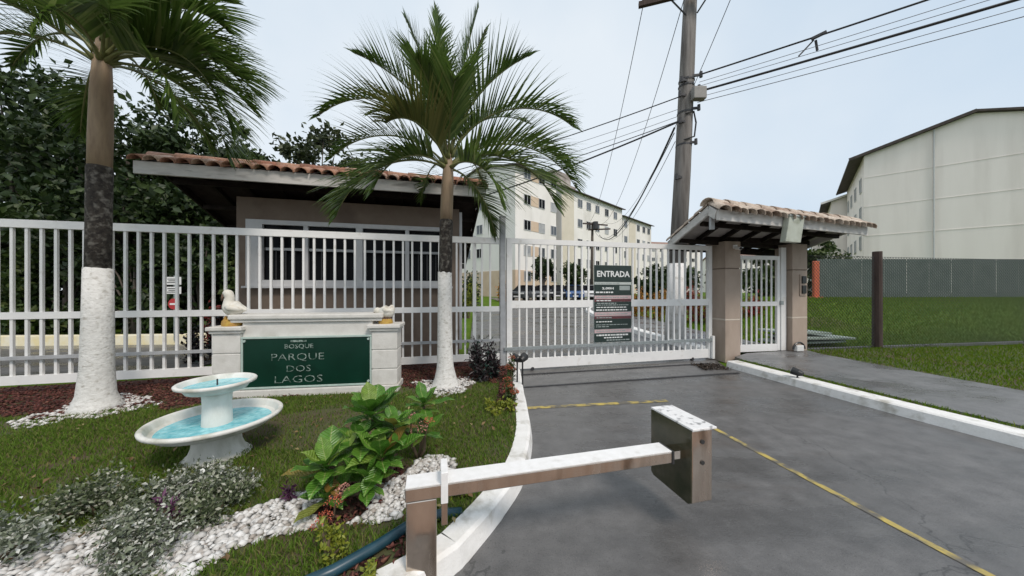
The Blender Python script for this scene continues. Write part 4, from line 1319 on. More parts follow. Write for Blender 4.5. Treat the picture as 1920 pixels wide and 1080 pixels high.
lettering('lettering', 'PARQUE', 0.135, M['letter'], gp, tp(1.03, 0.630), ES, SF, width=0.66, bold=-0.002)
lettering('lettering', 'DOS', 0.125, M['letter'], gp, tp(1.04, 0.470), ES, SF, width=0.30, bold=-0.002)
lettering('lettering', 'LAGOS', 0.140, M['letter'], gp, tp(1.04, 0.325), ES, SF, width=0.60, bold=-0.002)
b = MB()
for x0, x1 in ((0.94, 1.03), (1.04, 1.10), (1.11, 1.14)):
    b.box(SP((x0 + x1) / 2, 0.016, 0.848), (x1 - x0, 0.004, 0.026), SAX)
b.build('lettering', M['letter'], gp)

# ------------------------------------------------------------------ goose figures
def goose(label, c, ang, sc, spine, rad, beak0, beak1, base_r=0.12):
    t = thing('goose_figure', label, 'figurine', tuple(c), ang, 'goose figures on the sign wall')
    def P(x, z): return Vector((x, 0, z)) * sc
    pts = [P(x, z) for x, z in spine]
    # refine with Catmull-Rom for a smooth body
    def cr(A, k):
        out = []
        for i in range(len(A) - 1):
            p0, p1, p2, p3 = A[max(0, i - 1)], A[i], A[i + 1], A[min(len(A) - 1, i + 2)]
            for j in range(k):
                u = j / k
                out.append(0.5 * ((2 * p1) + (p2 - p0) * u + (2 * p0 - 5 * p1 + 4 * p2 - p3) * u * u + (3 * p1 - p0 - 3 * p2 + p3) * u ** 3))
        out.append(A[-1])
        return out
    pr = cr(pts, 5)
    rr = [max(0.004, r) for r in cr([r * sc for r in rad], 5)]
    MB().tube(pr, rr, 16).build('body', M['goose'], t, smooth=True)
    MB().tube([P(*beak0), (P(*beak0) + P(*beak1)) / 2, P(*beak1)], [0.030 * sc, 0.022 * sc, 0.006 * sc], 10).build('beak', M['goosebrown'], t, smooth=True)
    for sy in (-1, 1):
        w = MB().tube([Vector((x, sy * y, z)) * sc for x, y, z in ((-0.03, 0.085, 0.255), (0.03, 0.105, 0.245), (0.10, 0.070, 0.225), (0.15, 0.03, 0.215))], [0.02 * sc, 0.045 * sc, 0.032 * sc, 0.008 * sc], 8)
        w.build('wing', M['goose'], t, smooth=True)
    MB().lathe([(0, 0), (base_r * sc, 0), (base_r * sc * 1.02, 0.03 * sc), (base_r * sc * .96, 0.07 * sc), (base_r * sc * .8, 0.085 * sc), (0, 0.09 * sc)], (0, 0, 0), 20).build('base', M['gooseyellow'], t, smooth=False)
    b = MB()
    for k in range(14):
        a = 6.283 * k / 14
        b.tube([Vector((0.10 * math.cos(a), 0.085 * math.sin(a), 0.05)) * sc, Vector((0.085 * math.cos(a + .2), 0.07 * math.sin(a + .2), 0.13)) * sc], [0.02 * sc, 0.006 * sc], 5)
    b.build('straw', M['gooseyellow'] if sc > 0.9 else M['goosebrown'], t)
    return t
goose('cream goose figure with bent neck on the left end of the sign wall', SP(0.165, 0.13, 1.06), R(6), 1.0,
      [(0.175, 0.215), (0.12, 0.22), (0.045, 0.225), (-0.025, 0.25), (-0.045, 0.32), (-0.04, 0.385), (-0.065, 0.435), (-0.105, 0.43)],
      [0.008, 0.045, 0.105, 0.098, 0.066, 0.054, 0.058, 0.036], (-0.105, 0.425), (-0.145, 0.335))
goose('low white goose figure with lowered head on the right end of the sign wall', SP(2.15, 0.13, 1.06), R(4), 0.80,
      [(0.11, 0.335), (0.10, 0.28), (0.05, 0.22), (-0.04, 0.215), (-0.11, 0.225), (-0.155, 0.235), (-0.18, 0.20)],
      [0.02, 0.065, 0.115, 0.105, 0.06, 0.055, 0.035], (-0.18, 0.20), (-0.22, 0.14))

# ------------------------------------------------------------------ fountain
fx, fy = FOUNT
ft = thing('fountain', 'two tier white cast stone fountain holding pale blue water', 'fountain', (fx, fy, 0.10))
c = (fx, fy, 0)
MB().lathe([(0, 0.06), (0.25, 0.06), (0.25, 0.105), (0.225, 0.125), (0.19, 0.16), (0.168, 0.22), (0.160, 0.30), (0.165, 0.335), (0, 0.335)], c, 48).build('pedestal', M['fountain'], ft, smooth=True)
def bowl(R0, z, h, foot, lip=0.03, hl=0.035):
    pr = [(foot, z - h), (foot + (R0 - foot) * .35, z - h * .80), (foot + (R0 - foot) * .7, z - h * .45), (R0 - 0.015, z - hl), (R0, z - hl * .8), (R0 + 0.004, z - hl * .3), (R0 - 0.004, z - 0.003), (R0 - 0.012, z),
          (R0 - lip, z - 0.002), (R0 - lip - 0.008, z - 0.012), (R0 - lip - 0.022, z - 0.045), (R0 - lip - 0.045, z - 0.082), (R0 * .55, z - h * .80), (0, z - h * .88)]
    return MB().lathe(pr, c, 72)
LB = bowl(0.462, 0.458, 0.155, 0.15, 0.028, 0.038).build('bowl', M['fountain'], ft, smooth=True)
UB = bowl(0.270, 0.765, 0.105, 0.10, 0.022, 0.034).build('bowl', M['fountain'], ft, smooth=True)
MB().lathe([(0, 0.30), (0.112, 0.30), (0.105, 0.37), (0.098, 0.55), (0.102, 0.64), (0.118, 0.672), (0, 0.675)], c, 40).build('column', M['fountain'], ft, smooth=True)
def disc(rad, z, n=48):
    return MB().add([(fx, fy, z)] + [(fx + rad * math.cos(6.28319 * k / n), fy + rad * math.sin(6.28319 * k / n), z) for k in range(n)], [(0, 1 + k, 1 + (k + 1) % n) for k in range(n)])
disc(0.394, 0.392).build('water', M['water'], LB)
disc(0.230, 0.722).build('water', M['water'], UB)
MB().tube([(fx, fy, 0.68), (fx, fy, 0.775)], 0.006, 8).build('spout', M['darkmetal'], ft)

# ------------------------------------------------------------------ palms
def frond(base, az, el0, el1, L, seed, nl=50, lmax=0.78, wmax=0.036, curl=1.0, rise_lf=0.45, twist=0.0, lscale=0.8):
    rnd = random.Random(seed)
    n = 26
    L = L * lscale
    pts, tans = [], []
    p = Vector(base)
    ca, sa = math.cos(az), math.sin(az)
    for i in range(n + 1):
        u = i / n
        el = el0 + (el1 - el0) * (u ** curl)
        a2 = twist * u
        t = Vector((math.cos(az + a2) * math.cos(el), math.sin(az + a2) * math.cos(el), math.sin(el)))
        pts.append(p.copy())
        tans.append(t)
        p = p + t * (L / n)
    rad = [0.016 * (1 - u / (n + 1)) ** 0.8 + 0.0025 for u in range(n + 1)]
    rad[0] = 0.035; rad[1] = 0.026
    stemmb = MB().tube(pts, rad, 5)
    lb = MB()
    for i in range(nl):
        u = 0.16 + 0.84 * (i + 0.5) / nl
        f = u * n
        k = min(n - 1, int(f))
        q = pts[k].lerp(pts[k + 1], f - k)
        T = tans[k]
        S = T.cross(Z3)
        if S.length < 0.1:
            S = Vector((-sa, ca, 0))
        S.normalize()
        U = S.cross(T).normalized()
        ll = lmax * (0.45 + 0.55 * math.sin(math.pi * min(1, (u - 0.05) * 1.15)) ** 0.7) * (1 - 0.45 * max(0, u - 0.75) / 0.25) * rnd.uniform(0.88, 1.08)
        alpha = R(54 - 36 * u) + rnd.uniform(-0.08, 0.08)
        for sgn in (-1, 1):
            d = (T * math.cos(alpha) + S * (sgn * math.sin(alpha)) + U * (rise_lf * (1 - 0.3 * u) + rnd.uniform(-0.12, 0.12))).normalized()
            w = wmax * rnd.uniform(0.8, 1.1)
            a = q.copy()
            vs = []
            segs = 4
            for m_ in range(segs + 1):
                v = m_ / segs
                wd = (U * 0.4 + T * 0.9)
                wd = (wd - d * wd.dot(d)).normalized() * (w * (0.55 + 0.45 * math.sin(math.pi * min(1, v * 1.6 + .1))) * (1 - v ** 2.5) / 2 + 0.0008)
                vs += [a - wd, a + wd]
                a = a + d * (ll / segs)
                d = (d + Vector((0, 0, -0.07 - 0.20 * v)) * rnd.uniform(0.7, 1.3)).normalized()
            lb.add(vs, [(2 * j, 2 * j + 1, 2 * j + 3, 2 * j + 2) for j in range(segs)])
    return stemmb, lb

def palm(label, base, tree, crown_z, fronds, seed, name='palm_tree', group=None, dead=(), lscale=0.8):
    t = thing(name, label, 'palm tree', (base[0], base[1], GZ), 0, group)
    for nm, m, prof in tree:
        pts = [(base[0] + dx, base[1] + 0.0, z) for dx, z, r in prof]
        o = MB().tube(pts, [r for dx, z, r in prof], 28).build(nm, M[m], t, smooth=True)
        if nm == 'painted_trunk':        # brushed-on limewash ends in an uneven edge
            for k in range(28):
                o.data.vertices[len(o.data.vertices) - 28 + k].co.z += 0.035 * math.sin(k * 1.9) + 0.025 * math.sin(k * 4.3 + 1)
    top = prof[-1]
    cb = Vector((base[0] + top[0], base[1], crown_z))
    for i, (az, e0, e1, L, curl) in enumerate(fronds):
        a = R(az)
        b0 = cb + Vector((math.cos(a), math.sin(a), 0)) * 0.05 + Z3 * (0.30 * max(0, (e0 - 40) / 50))
        sm, lf = frond(b0, a, R(e0), R(e1), L, seed + i * 13, curl=curl, lmax=0.50 if e0 > 78 else 0.78, rise_lf=0.30 if e0 > 78 else (0.72 if e0 > 35 else 0.5), lscale=lscale)
        fo = lf.build('frond', M['deadfrond'] if i in dead else M['frond'], t)
        sm.build('midrib', M['rachis'], fo, smooth=True)
    return t
# azimuth: 0 = right, 90 = away, 180 = left, 270 = towards the camera
FR1 = [(140, 87, 80, 2.45, 1.0), (10, 85, 74, 2.40, 1.0), (205, 82, 62, 2.0, 1.0), (330, 80, 52, 1.8, 1.2), (200, 76, 10, 1.9, 1.0), (-15, 76, 14, 1.9, 1.0),
       (186, 72, -46, 2.35, 1.0), (174, 50, -44, 2.2, 1.0), (204, 20, -74, 1.95, 0.8), (160, 70, -10, 2.0, 1.0),
       (-4, 66, -46, 2.3, 1.0), (12, 48, -48, 2.3, 1.0), (-22, 28, -70, 2.1, 0.8), (35, 70, -8, 2.0, 1.0), (-10, 42, -66, 2.3, 0.9),
       (250, 48, -48, 1.5, 0.9), (285, 62, -30, 1.5, 1.0), (230, 24, -74, 1.5, 0.8), (318, 12, -74, 1.5, 0.8),
       (75, 48, -40, 1.9, 1.0), (120, 40, -50, 1.9, 1.0), (60, 12, -72, 1.7, 0.8), (262, 66, 0, 1.4, 1.0)]
palm('tall palm with limewashed trunk foot between the sign wall and the gate', PALM1,
     [('painted_trunk', 'trunkwhite', [(0.0, 0.08, 0.235), (0.0, 0.15, 0.20), (0.0, 0.24, 0.160), (-0.005, 0.40, 0.124), (-0.01, 0.7, 0.111), (-0.01, 1.1, 0.106), (-0.01, 1.5, 0.104), (-0.01, 1.80, 0.103)]),
      ('trunk', 'trunkdark', [(-0.01, 1.68, 0.098), (0.0, 2.0, 0.097), (0.005, 2.3, 0.095), (0.01, 2.56, 0.098), (0.01, 2.60, 0.085)]),
      ('crownshaft', 'trunktan', [(0.01, 2.58, 0.088), (0.015, 2.75, 0.092), (0.025, 3.0, 0.090), (0.035, 3.25, 0.082), (0.04, 3.45, 0.065), (0.04, 3.7, 0.03)])],
     3.36, FR1, 100, dead=(15,), lscale=0.94)
FR2 = [(90, 84, 70, 2.3, 1.0), (190, 80, 55, 2.2, 1.0), (330, 80, 40, 2.1, 1.0), (20, 72, 0, 2.2, 1.0),
       (8, 34, -84, 2.55, 0.8), (-4, 52, -72, 2.5, 0.9), (22, 22, -86, 2.35, 0.7), (-14, 26, -84, 2.35, 0.75), (-20, 60, -50, 2.3, 1.0), (12, 50, -70, 2.5, 0.9), (2, 66, -52, 2.4, 1.0), (32, 54, -60, 2.3, 1.0), (-36, 44, -62, 2.2, 0.9), (-2, 40, -80, 2.5, 0.85),
       (170, 52, -50, 2.3, 1.0), (200, 35, -65, 2.3, 0.9), (150, 30, -70, 2.2, 0.9), (225, 55, -45, 2.2, 1.0), (250, 40, -60, 2.1, 0.9), (280, 52, -45, 2.1, 1.0), (305, 30, -70, 2.1, 0.9),
       (60, 50, -48, 2.3, 1.0), (90, 34, -66, 2.2, 0.9), (120, 52, -46, 2.3, 1.0)]
palm('left palm whose fronds hang over the clay tiled guardhouse roof', PALM2,
     [('painted_trunk', 'trunkwhite', [(0.0, 0.08, 0.26), (0.0, 0.18, 0.20), (0.0, 0.30, 0.16), (0.01, 0.6, 0.138), (0.02, 1.2, 0.128), (0.02, 1.8, 0.118)]),
      ('trunk', 'trunkdark', [(0.02, 1.68, 0.108), (0.03, 2.4, 0.105), (0.04, 3.0, 0.108), (0.04, 3.05, 0.095)]),
      ('crownshaft', 'trunktan', [(0.04, 3.03, 0.10), (0.05, 3.4, 0.102), (0.06, 3.9, 0.095), (0.07, 4.35, 0.075), (0.07, 4.7, 0.03)])],
     4.28, FR2, 900, lscale=0.73)

# ------------------------------------------------------------------ utility pole and wires
up = thing('utility_pole', 'weathered utility pole with white painted foot behind the sliding gate', 'utility pole', (4.70, 9.3, 0))
def UPX(z):
    return Vector((4.70 + 0.045 * z + (0.03 if z > 4 else 0), 9.3, z))
MB().tube([UPX(-0.05), UPX(1.15), UPX(2.3)], [0.255, 0.245, 0.238], 14).build('painted_foot', M['kerb'], up, smooth=True)
MB().tube([UPX(2.3), UPX(5), UPX(8), UPX(11.2)], [0.225, 0.215, 0.195, 0.165], 14).build('pole', M['poleconc'], up, smooth=True)
ca0, ca1 = Vector((3.70, 9.55, 9.86)), Vector((6.35, 8.80, 9.92))
for dz in (0.0, 0.62):
    MB().bar(ca0 + Z3 * dz + Vector((-0.02 * dz, -0.2, 0)), ca1 + Z3 * dz + Vector((0, -0.2, 0)), 0.11, 0.14).build('crossarm', M['postwood'], up)
MB().bar(ca0.lerp(ca1, 0.30) + Vector((0, -0.2, -0.02)), UPX(9.45) + Vector((-0.16, -0.1, 0)), 0.03, 0.03).build('brace', M['darkmetal'], up)
MB().bar(ca0.lerp(ca1, 0.70) + Vector((0, -0.2, -0.02)), UPX(9.5) + Vector((0.16, -0.1, 0)), 0.03, 0.03).build('brace', M['darkmetal'], up)
for k in (0.05, 0.16, 0.38, 0.62, 0.84, 0.95):
    q = ca0.lerp(ca1, k) + Vector((0, -0.2, 0.07))
    MB().lathe([(0.0, 0), (0.03, 0), (0.045, 0.05), (0.025, 0.07), (0.045, 0.10), (0.02, 0.15), (0, 0.16)], q, 10).build('insulator', M['darkmetal'], up)
MB().box(UPX(7.06) + Vector((0.20, -0.30, 0)), (0.36, 0.20, 0.34)).build('junction_box', M['boxgray'], up, bevel=0.02)
for z, dx in ((7.66, 0.30), (7.52, -0.24), (7.28, 0.26), (7.10, -0.28), (6.72, 0.28), (6.35, -0.24), (5.75, 0.24), (4.75, -0.26)):
    MB().bar(UPX(z) + Vector((0, -0.14, 0)), UPX(z) + Vector((dx, -0.20, 0)), 0.05, 0.06).build('clamp', M['darkmetal'], up)
    MB().tube([UPX(z) + Vector((dx, -0.2, -0.07)), UPX(z) + Vector((dx, -0.2, 0.09))], [0.045, 0.04], 8).build('insulator', M['darkmetal'], up)
for z in (7.60, 7.44, 6.66, 5.72):
    MB().lathe([(0.205, -0.025), (0.215, -0.025), (0.215, 0.025), (0.205, 0.025)], UPX(z), 14).build('steel_band', M['darkmetal'], up)
cl = [UPX(6.55) + Vector((-0.1, -0.22, 0)), UPX(6.6) + Vector((0.12, -0.24, 0)), UPX(6.3) + Vector((0.22, -0.2, 0)), UPX(5.9) + Vector((0.18, -0.22, 0)), UPX(5.8) + Vector((-0.12, -0.24, 0))]
MB().tube(cl, 0.022, 6).build('cable_loop', M['wire'], up)

def wire(label, p0, p1, sag, r, m='wire', group=None, n=16, blobs_=()):
    p0, p1 = Vector(p0), Vector(p1)
    pts = []
    for i in range(n + 1):
        u = i / n
        q = p0.lerp(p1, u)
        q.z -= sag * 4 * u * (1 - u)
        pts.append(q)
    o = MB().tube(pts, r, 5).build('overhead_wire', M[m], base=tuple(p0))
    tag(o, label, 'wire', group)
    return pts
# right-going spans
def rt(z0, z1, sag, r, lb, m='wire', yo=0.0):
    return wire(lb, UPX(z0) + Vector((0.26, -0.2 + yo, 0)), (20.5, -1.9 + yo, z1), sag, r, m, 'wires running right from the utility pole', 24)
pw = rt(7.66, 7.75, 0.12, 0.022, 'thick black cable, topmost of the wires going right from the pole')
rt(7.45, 7.45, 0.15, 0.007, 'thin grey wire just under the topmost cable right of the pole', 'wire_thin')
rt(7.36, 7.22, 0.15, 0.007, 'second thin grey wire right of the pole, above the twisted cable', 'wire_thin', 0.05)
rt(7.18, 7.02, 0.14, 0.030, 'thick twisted black cable in the middle of the wires right of the pole')
rt(7.02, 6.82, 0.15, 0.007, 'thin grey wire just under the twisted cable right of the pole', 'wire_thin')
rt(6.90, 6.60, 0.16, 0.009, 'lowest thin wire going right from the pole', 'wire_thin', 0.05)
sp_ = thing('cable_splice', 'small dark splice hanging on the topmost cable right of the pole', 'cable splice', tuple(pw[3]))
q = pw[3]
MB().bar(q + Vector((0, 0, -0.02)), q + Vector((0.22, -0.14, 0.04)), 0.06, 0.06).build('clamp', M['darkmetal'], sp_)
MB().bar(q + Vector((0.05, 0, -0.05)), q + Vector((-0.22, 0.1, -0.36)), 0.03, 0.03).build('tail', M['wire'], sp_)
MB().bar(q + Vector((0.1, 0, -0.05)), q + Vector((0.14, 0.0, -0.30)), 0.035, 0.035).build('tail', M['wire'], sp_)
# left-going spans
def lt(z0, z1, sag, r, lb, m='wire', yo=0.0):
    return wire(lb, UPX(z0) + Vector((-0.26, -0.18 + yo, 0)), (-12.5, 20.2 + yo, z1), sag, r, m, 'wires running left from the utility pole', 24)
lt(7.05, 7.4, 0.55, 0.016, 'black wire, topmost of those going left from the pole')
lt(6.70, 6.95, 0.5, 0.007, 'thin grey wire below the topmost wire left of the pole', 'wire_thin')
lt(6.52, 6.6, 0.6, 0.007, 'second thin grey wire left of the pole, above the black cables', 'wire_thin', 0.06)
lt(6.36, 6.1, 0.6, 0.013, 'thinner of the two black cables going left below the thin wires')
lt(6.34, 5.9, 0.95, 0.026, 'thick black cable, lowest of the wires going left from the pole')
# far pole down the street
FPX, FPY = 8.7, 35.0
f2 = thing('utility_pole', 'distant dark utility pole with two crossarms in front of the long block', 'utility pole', (FPX, FPY, 0.5))
MB().tube([(FPX, FPY, 0.4), (FPX + 0.1, FPY, 8.9)], [0.20, 0.13], 8).build('pole', M['bark'], f2, smooth=True)
MB().bar((FPX - 1.0, FPY - 0.2, 8.75), (FPX + 1.7, FPY - 0.2, 8.55), 0.12, 0.14).build('crossarm', M['postwood'], f2)
MB().bar((FPX - 0.4, FPY - 0.2, 8.05), (FPX + 2.0, FPY - 0.2, 8.15), 0.12, 0.14).build('crossarm', M['postwood'], f2)
MB().tube([(FPX + 0.35, FPY - 0.35, 8.1), (FPX + 0.35, FPY - 0.35, 8.9)], 0.28, 10).build('transformer', M['darkmetal'], f2)
for i, (k, dx, lb) in enumerate(((0.04, -0.9, 'thin wire from the left tip of the crossarm towards the distant pole'), (0.44, 0.5, 'thin wire from the middle of the crossarm towards the distant pole'),
                                 (0.93, 1.5, 'thin wire from the right tip of the crossarm towards the distant pole'))):
    q = ca0.lerp(ca1, k) + Vector((0, -0.2, -0.1 if k < 0.9 else 0.1))
    pp = wire(lb, q, (FPX + dx, FPY - 0.2, 8.85), 2.2, 0.011, 'wire', 'wires between the two poles', 30)
    if k < 0.9:
        for a_ in (1, 2):
            MB().tube([pp[0].lerp(pp[1], 0.2 + 0.35 * a_ - .1), pp[0].lerp(pp[1], 0.2 + 0.35 * a_ + .1)], 0.035, 6)
wire('thick black cable sagging from the pole down to the distant pole', UPX(6.30) + Vector((-0.24, 0.1, 0)), (FPX + 0.8, FPY - 0.2, 7.5), 1.6, 0.030, 'wire', 'cables sagging to the distant pole', 30)
wire('thinner black cable sagging beside the thick one to the distant pole', UPX(6.15) + Vector((-0.24, 0.1, 0)), (FPX + 0.3, FPY - 0.2, 7.9), 1.75, 0.014, 'wire', 'cables sagging to the distant pole', 30)
wire('grey cable sagging lowest towards the distant pole', UPX(5.9) + Vector((-0.2, 0.1, 0)), (FPX + 1.3, FPY - 0.2, 7.3), 1.3, 0.010, 'wire_thin', 'cables sagging to the distant pole', 30)

# ------------------------------------------------------------------ polished steel barrier in the foreground
sb_ = thing('steel_barrier', 'polished steel rail on a square post with a box end block in the driveway', 'barrier', (0.4, 2.0, 0))
pc = Vector((-0.475, 1.685, 0))
rail0, rail1 = pc + Z3 * 0.510, pc + E3 * 1.625 + Z3 * 0.510
rd, rs = E3, N3
RAX = FAX
MB().box(pc + Z3 * 0.235, (0.152, 0.11, 0.475), RAX).build('post', M['weathered'], sb_, bevel=0.006)
b = MB(); b.bar(rail0 - rd * 0.080, rail1 - rd * 0.13, 0.122, 0.068); b.build('rail', M['weathered'], sb_, bevel=0.005)
MB().box(pc + rd * 0.115 + Z3 * 0.53, (0.036, 0.145, 0.16), RAX).build('clamp_plate', M['plate'], sb_, bevel=0.003)
MB().box(pc + rd * 0.115 - rs * 0.045 + Z3 * 0.40, (0.032, 0.04, 0.13), RAX).build('bracket', M['weathered'], sb_, bevel=0.003)
MB().box(rail1 - rd * 0.125, (0.014, 0.132, 0.078), RAX).build('joint', M['steel_joint'], sb_)
MB().box(rail1 - rd * 0.06, (0.12, 0.085, 0.05), RAX).build('coupling', M['steel'], sb_)
bc = Vector((1.115, 1.98, 0)) + E3 * 0.075 + N3 * 0.19
b = MB()
h0, h1 = -0.075, 0.075
prof = [(-0.19, 0.225), (-0.165, 0.207), (0.165, 0.207), (0.19, 0.225), (0.19, 0.672), (-0.19, 0.672)]
vs = [bc + E3 * h0 + N3 * y + Z3 * z for y, z in prof] + [bc + E3 * h1 + N3 * y + Z3 * z for y, z in prof]
b.add(vs, [tuple(reversed(range(6))), tuple(range(6, 12))] + [(q, (q + 1) % 6, 6 + (q + 1) % 6, 6 + q) for q in range(6)])
b.build('end_block', M['weathered'], sb_, bevel=0.005)
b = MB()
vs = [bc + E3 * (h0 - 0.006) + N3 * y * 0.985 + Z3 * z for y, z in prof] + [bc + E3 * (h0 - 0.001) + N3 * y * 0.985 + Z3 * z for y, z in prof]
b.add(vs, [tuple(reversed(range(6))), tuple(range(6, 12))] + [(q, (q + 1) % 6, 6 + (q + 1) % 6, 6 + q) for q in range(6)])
b.build('lawn_reflection_face', M['lawn_reflection'], sb_)  # thin sheet carrying the painted lawn reflection, no real plate
MB().box(bc + Z3 * 0.680 + E3 * 0.014, (0.182, 0.395, 0.014), FAX).build('block_cap', M['cap'], sb_, bevel=0.003)
b = MB(); b.bar(rail0 - rd * 0.078 + Z3 * 0.0365, rail1 - rd * 0.132 + Z3 * 0.0365, 0.118, 0.005); b.build('sky_reflection_strip', M['plate'], sb_)  # white strip paints the sky mirrored in the rail top
for z, y in ((0.60, -0.192), (0.47, -0.192)):
    MB().tube([bc + N3 * (y + 0.004) + Z3 * z, bc + N3 * (y - 0.004) + Z3 * z], 0.014, 10).build('screw_head', M['steel_joint'], sb_)

# ------------------------------------------------------------------ plants
def leaf_mesh(L, w, m, fold=0.25, droop=0.35, name='leaf'):
    vs, fs = [], []
    n = 9
    for i in range(n + 1):
        v = i / n
        y = L * v
        ww = w * (0.10 + 0.90 * math.sin(math.pi * min(1.0, 0.02 + 0.93 * v ** 1.25)) ** 0.95) * (1 - max(0.0, v - 0.82) / 0.18 * 0.80) / 2
        z = -droop * L * v * v + 0.04 * L * math.sin(v * 9)
        vs += [(-ww, y * (1 - 0.15 * droop * v), z + fold * ww), (0, y * (1 - 0.15 * droop * v), z), (ww, y * (1 - 0.15 * droop * v), z + fold * ww)]
    for i in range(n):
        a = 3 * i
        fs += [(a, a + 1, a + 4, a + 3), (a + 1, a + 2, a + 5, a + 4)]
    return MB().add(vs, fs).mesh(name, m, smooth=True)
LEAVES = [leaf_mesh(0.235, 0.122, M['bigleaf'], 0.30, 0.18), leaf_mesh(0.20, 0.108, M['bigleaf'], 0.35, 0.40), leaf_mesh(0.26, 0.128, M['bigleaf'], 0.25, 0.30)]
# one tint per leaf object for the broad leaves
mb_, t_, b_ = M['bigleaf'], M['bigleaf'].node_tree, None
for nd in list(t_.nodes):
    if nd.type == 'NEW_GEOMETRY':
        oi = t_.nodes.new("ShaderNodeObjectInfo")
        for lk in list(t_.links):
            if lk.from_node == nd:
                t_.links.new(oi.outputs["Random"], lk.to_socket)

_N, _L = t_.nodes, t_.links
_pb = _N["Principled BSDF"]
_src = _pb.inputs["Base Color"].links[0].from_socket
_tcx = _N.new("ShaderNodeTexCoord")
_sep = _N.new("ShaderNodeSeparateXYZ")
_L.new(_tcx.outputs["Object"], _sep.inputs[0])
_ab = _N.new("ShaderNodeMath"); _ab.operation = 'ABSOLUTE'
_L.new(_sep.outputs["X"], _ab.inputs[0])
_mr = _N.new("ShaderNodeMapRange")
_mr.inputs[1].default_value = 0.0022; _mr.inputs[2].default_value = 0.0048; _mr.inputs[3].default_value = 0.75; _mr.inputs[4].default_value = 0.0
_L.new(_ab.outputs[0], _mr.inputs[0])
# side veins: stripes slanting away from the midrib
_ma = _N.new("ShaderNodeMath"); _ma.operation = 'MULTIPLY_ADD'; _ma.inputs[1].default_value = -0.7
_L.new(_ab.outputs[0], _ma.inputs[0]); _L.new(_sep.outputs["Y"], _ma.inputs[2])
_ms = _N.new("ShaderNodeMath"); _ms.operation = 'MULTIPLY'; _ms.inputs[1].default_value = 330.0
_L.new(_ma.outputs[0], _ms.inputs[0])
_si = _N.new("ShaderNodeMath"); _si.operation = 'SINE'
_L.new(_ms.outputs[0], _si.inputs[0])
_bp = _N.new("ShaderNodeBump"); _bp.inputs["Strength"].default_value = 0.5; _bp.inputs["Distance"].default_value = 0.004
_L.new(_si.outputs[0], _bp.inputs["Height"])
_L.new(_bp.outputs[0], _pb.inputs["Normal"])
_mm = _N.new("ShaderNodeMixRGB"); _mm.inputs[2].default_value = (0.30, 0.38, 0.12, 1)
_L.new(_mr.outputs[0], _mm.inputs[0]); _L.new(_src, _mm.inputs[1])
_nz = _N.new("ShaderNodeTexNoise"); _nz.inputs["Scale"].default_value = 22.0; _nz.inputs["Detail"].default_value = 5
_L.new(_tcx.outputs["Object"], _nz.inputs["Vector"])
_mv = _N.new("ShaderNodeMapRange"); _mv.inputs[1].default_value = 0.3; _mv.inputs[2].default_value = 0.7; _mv.inputs[3].default_value = 0.65; _mv.inputs[4].default_value = 1.25
_L.new(_nz.outputs["Fac"], _mv.inputs[0])
_vs = _N.new("ShaderNodeVectorMath"); _vs.operation = 'SCALE'
_L.new(_mm.outputs[0], _vs.inputs[0]); _L.new(_mv.outputs[0], _vs.inputs["Scale"])
_oi2 = _N.new("ShaderNodeObjectInfo")
_old = _N.new("ShaderNodeMapRange"); _old.inputs[1].default_value = 0.93; _old.inputs[2].default_value = 0.95; _old.inputs[3].default_value = 0.0; _old.inputs[4].default_value = 0.75
_L.new(_oi2.outputs["Random"], _old.inputs[0])
_mo = _N.new("ShaderNodeMixRGB"); _mo.inputs[2].default_value = (0.30, 0.13, 0.045, 1)
_L.new(_old.outputs[0], _mo.inputs[0]); _L.new(_vs.outputs[0], _mo.inputs[1])
_L.new(_mo.outputs[0], _pb.inputs["Base Color"])

def rosette(parent, c, n, sc, seed, tilt0=15, tilt1=75, young=True):
    rnd = random.Random(seed)
    c = Vector(c)
    for i in range(n):
        u = i / (n - 1)
        az = i * 2.39996 + rnd.uniform(-0.25, 0.25)
        el = R(82 - (tilt0 + (tilt1 + 12 - tilt0) * u) + rnd.uniform(-8, 8))
        d = Vector((math.cos(az) * math.cos(el), math.sin(az) * math.cos(el), math.sin(el)))
        nrm = Vector((-math.cos(az) * math.sin(el), -math.sin(az) * math.sin(el), math.cos(el)))
        x = d.cross(nrm)
        s = sc * (0.55 + 0.5 * math.sin(math.pi * min(1, u * .8 + .15))) * rnd.uniform(0.85, 1.15)
        mtx = frame_mtx(x * s, d * s, nrm * s, c - Z3 * (0.06 * u * sc) + d * 0.015)
        inst('leaf', LEAVES[rnd.randrange(3)], parent, mtx)

def flower_head(parent, c, r, m, seed, n=80, name='flower'):
    r = r * 1.25
    q = np.array(c) - np.array(org(parent))
    g = np.random.default_rng(seed)
    d = g.normal(size=(n, 3)); d /= np.linalg.norm(d, axis=1, keepdims=True)
    d[:, 2] = np.abs(d[:, 2]) * 0.8
    P = q + d * r * g.uniform(0.7, 1.0, (n, 1))
    V, F = leaf_cards(P, g.uniform(0.008, 0.016, n) * (r / 0.05) ** 0.5, g, upbias=0.6)
    o = np_mesh(name, V, F, m, parent)
    return o

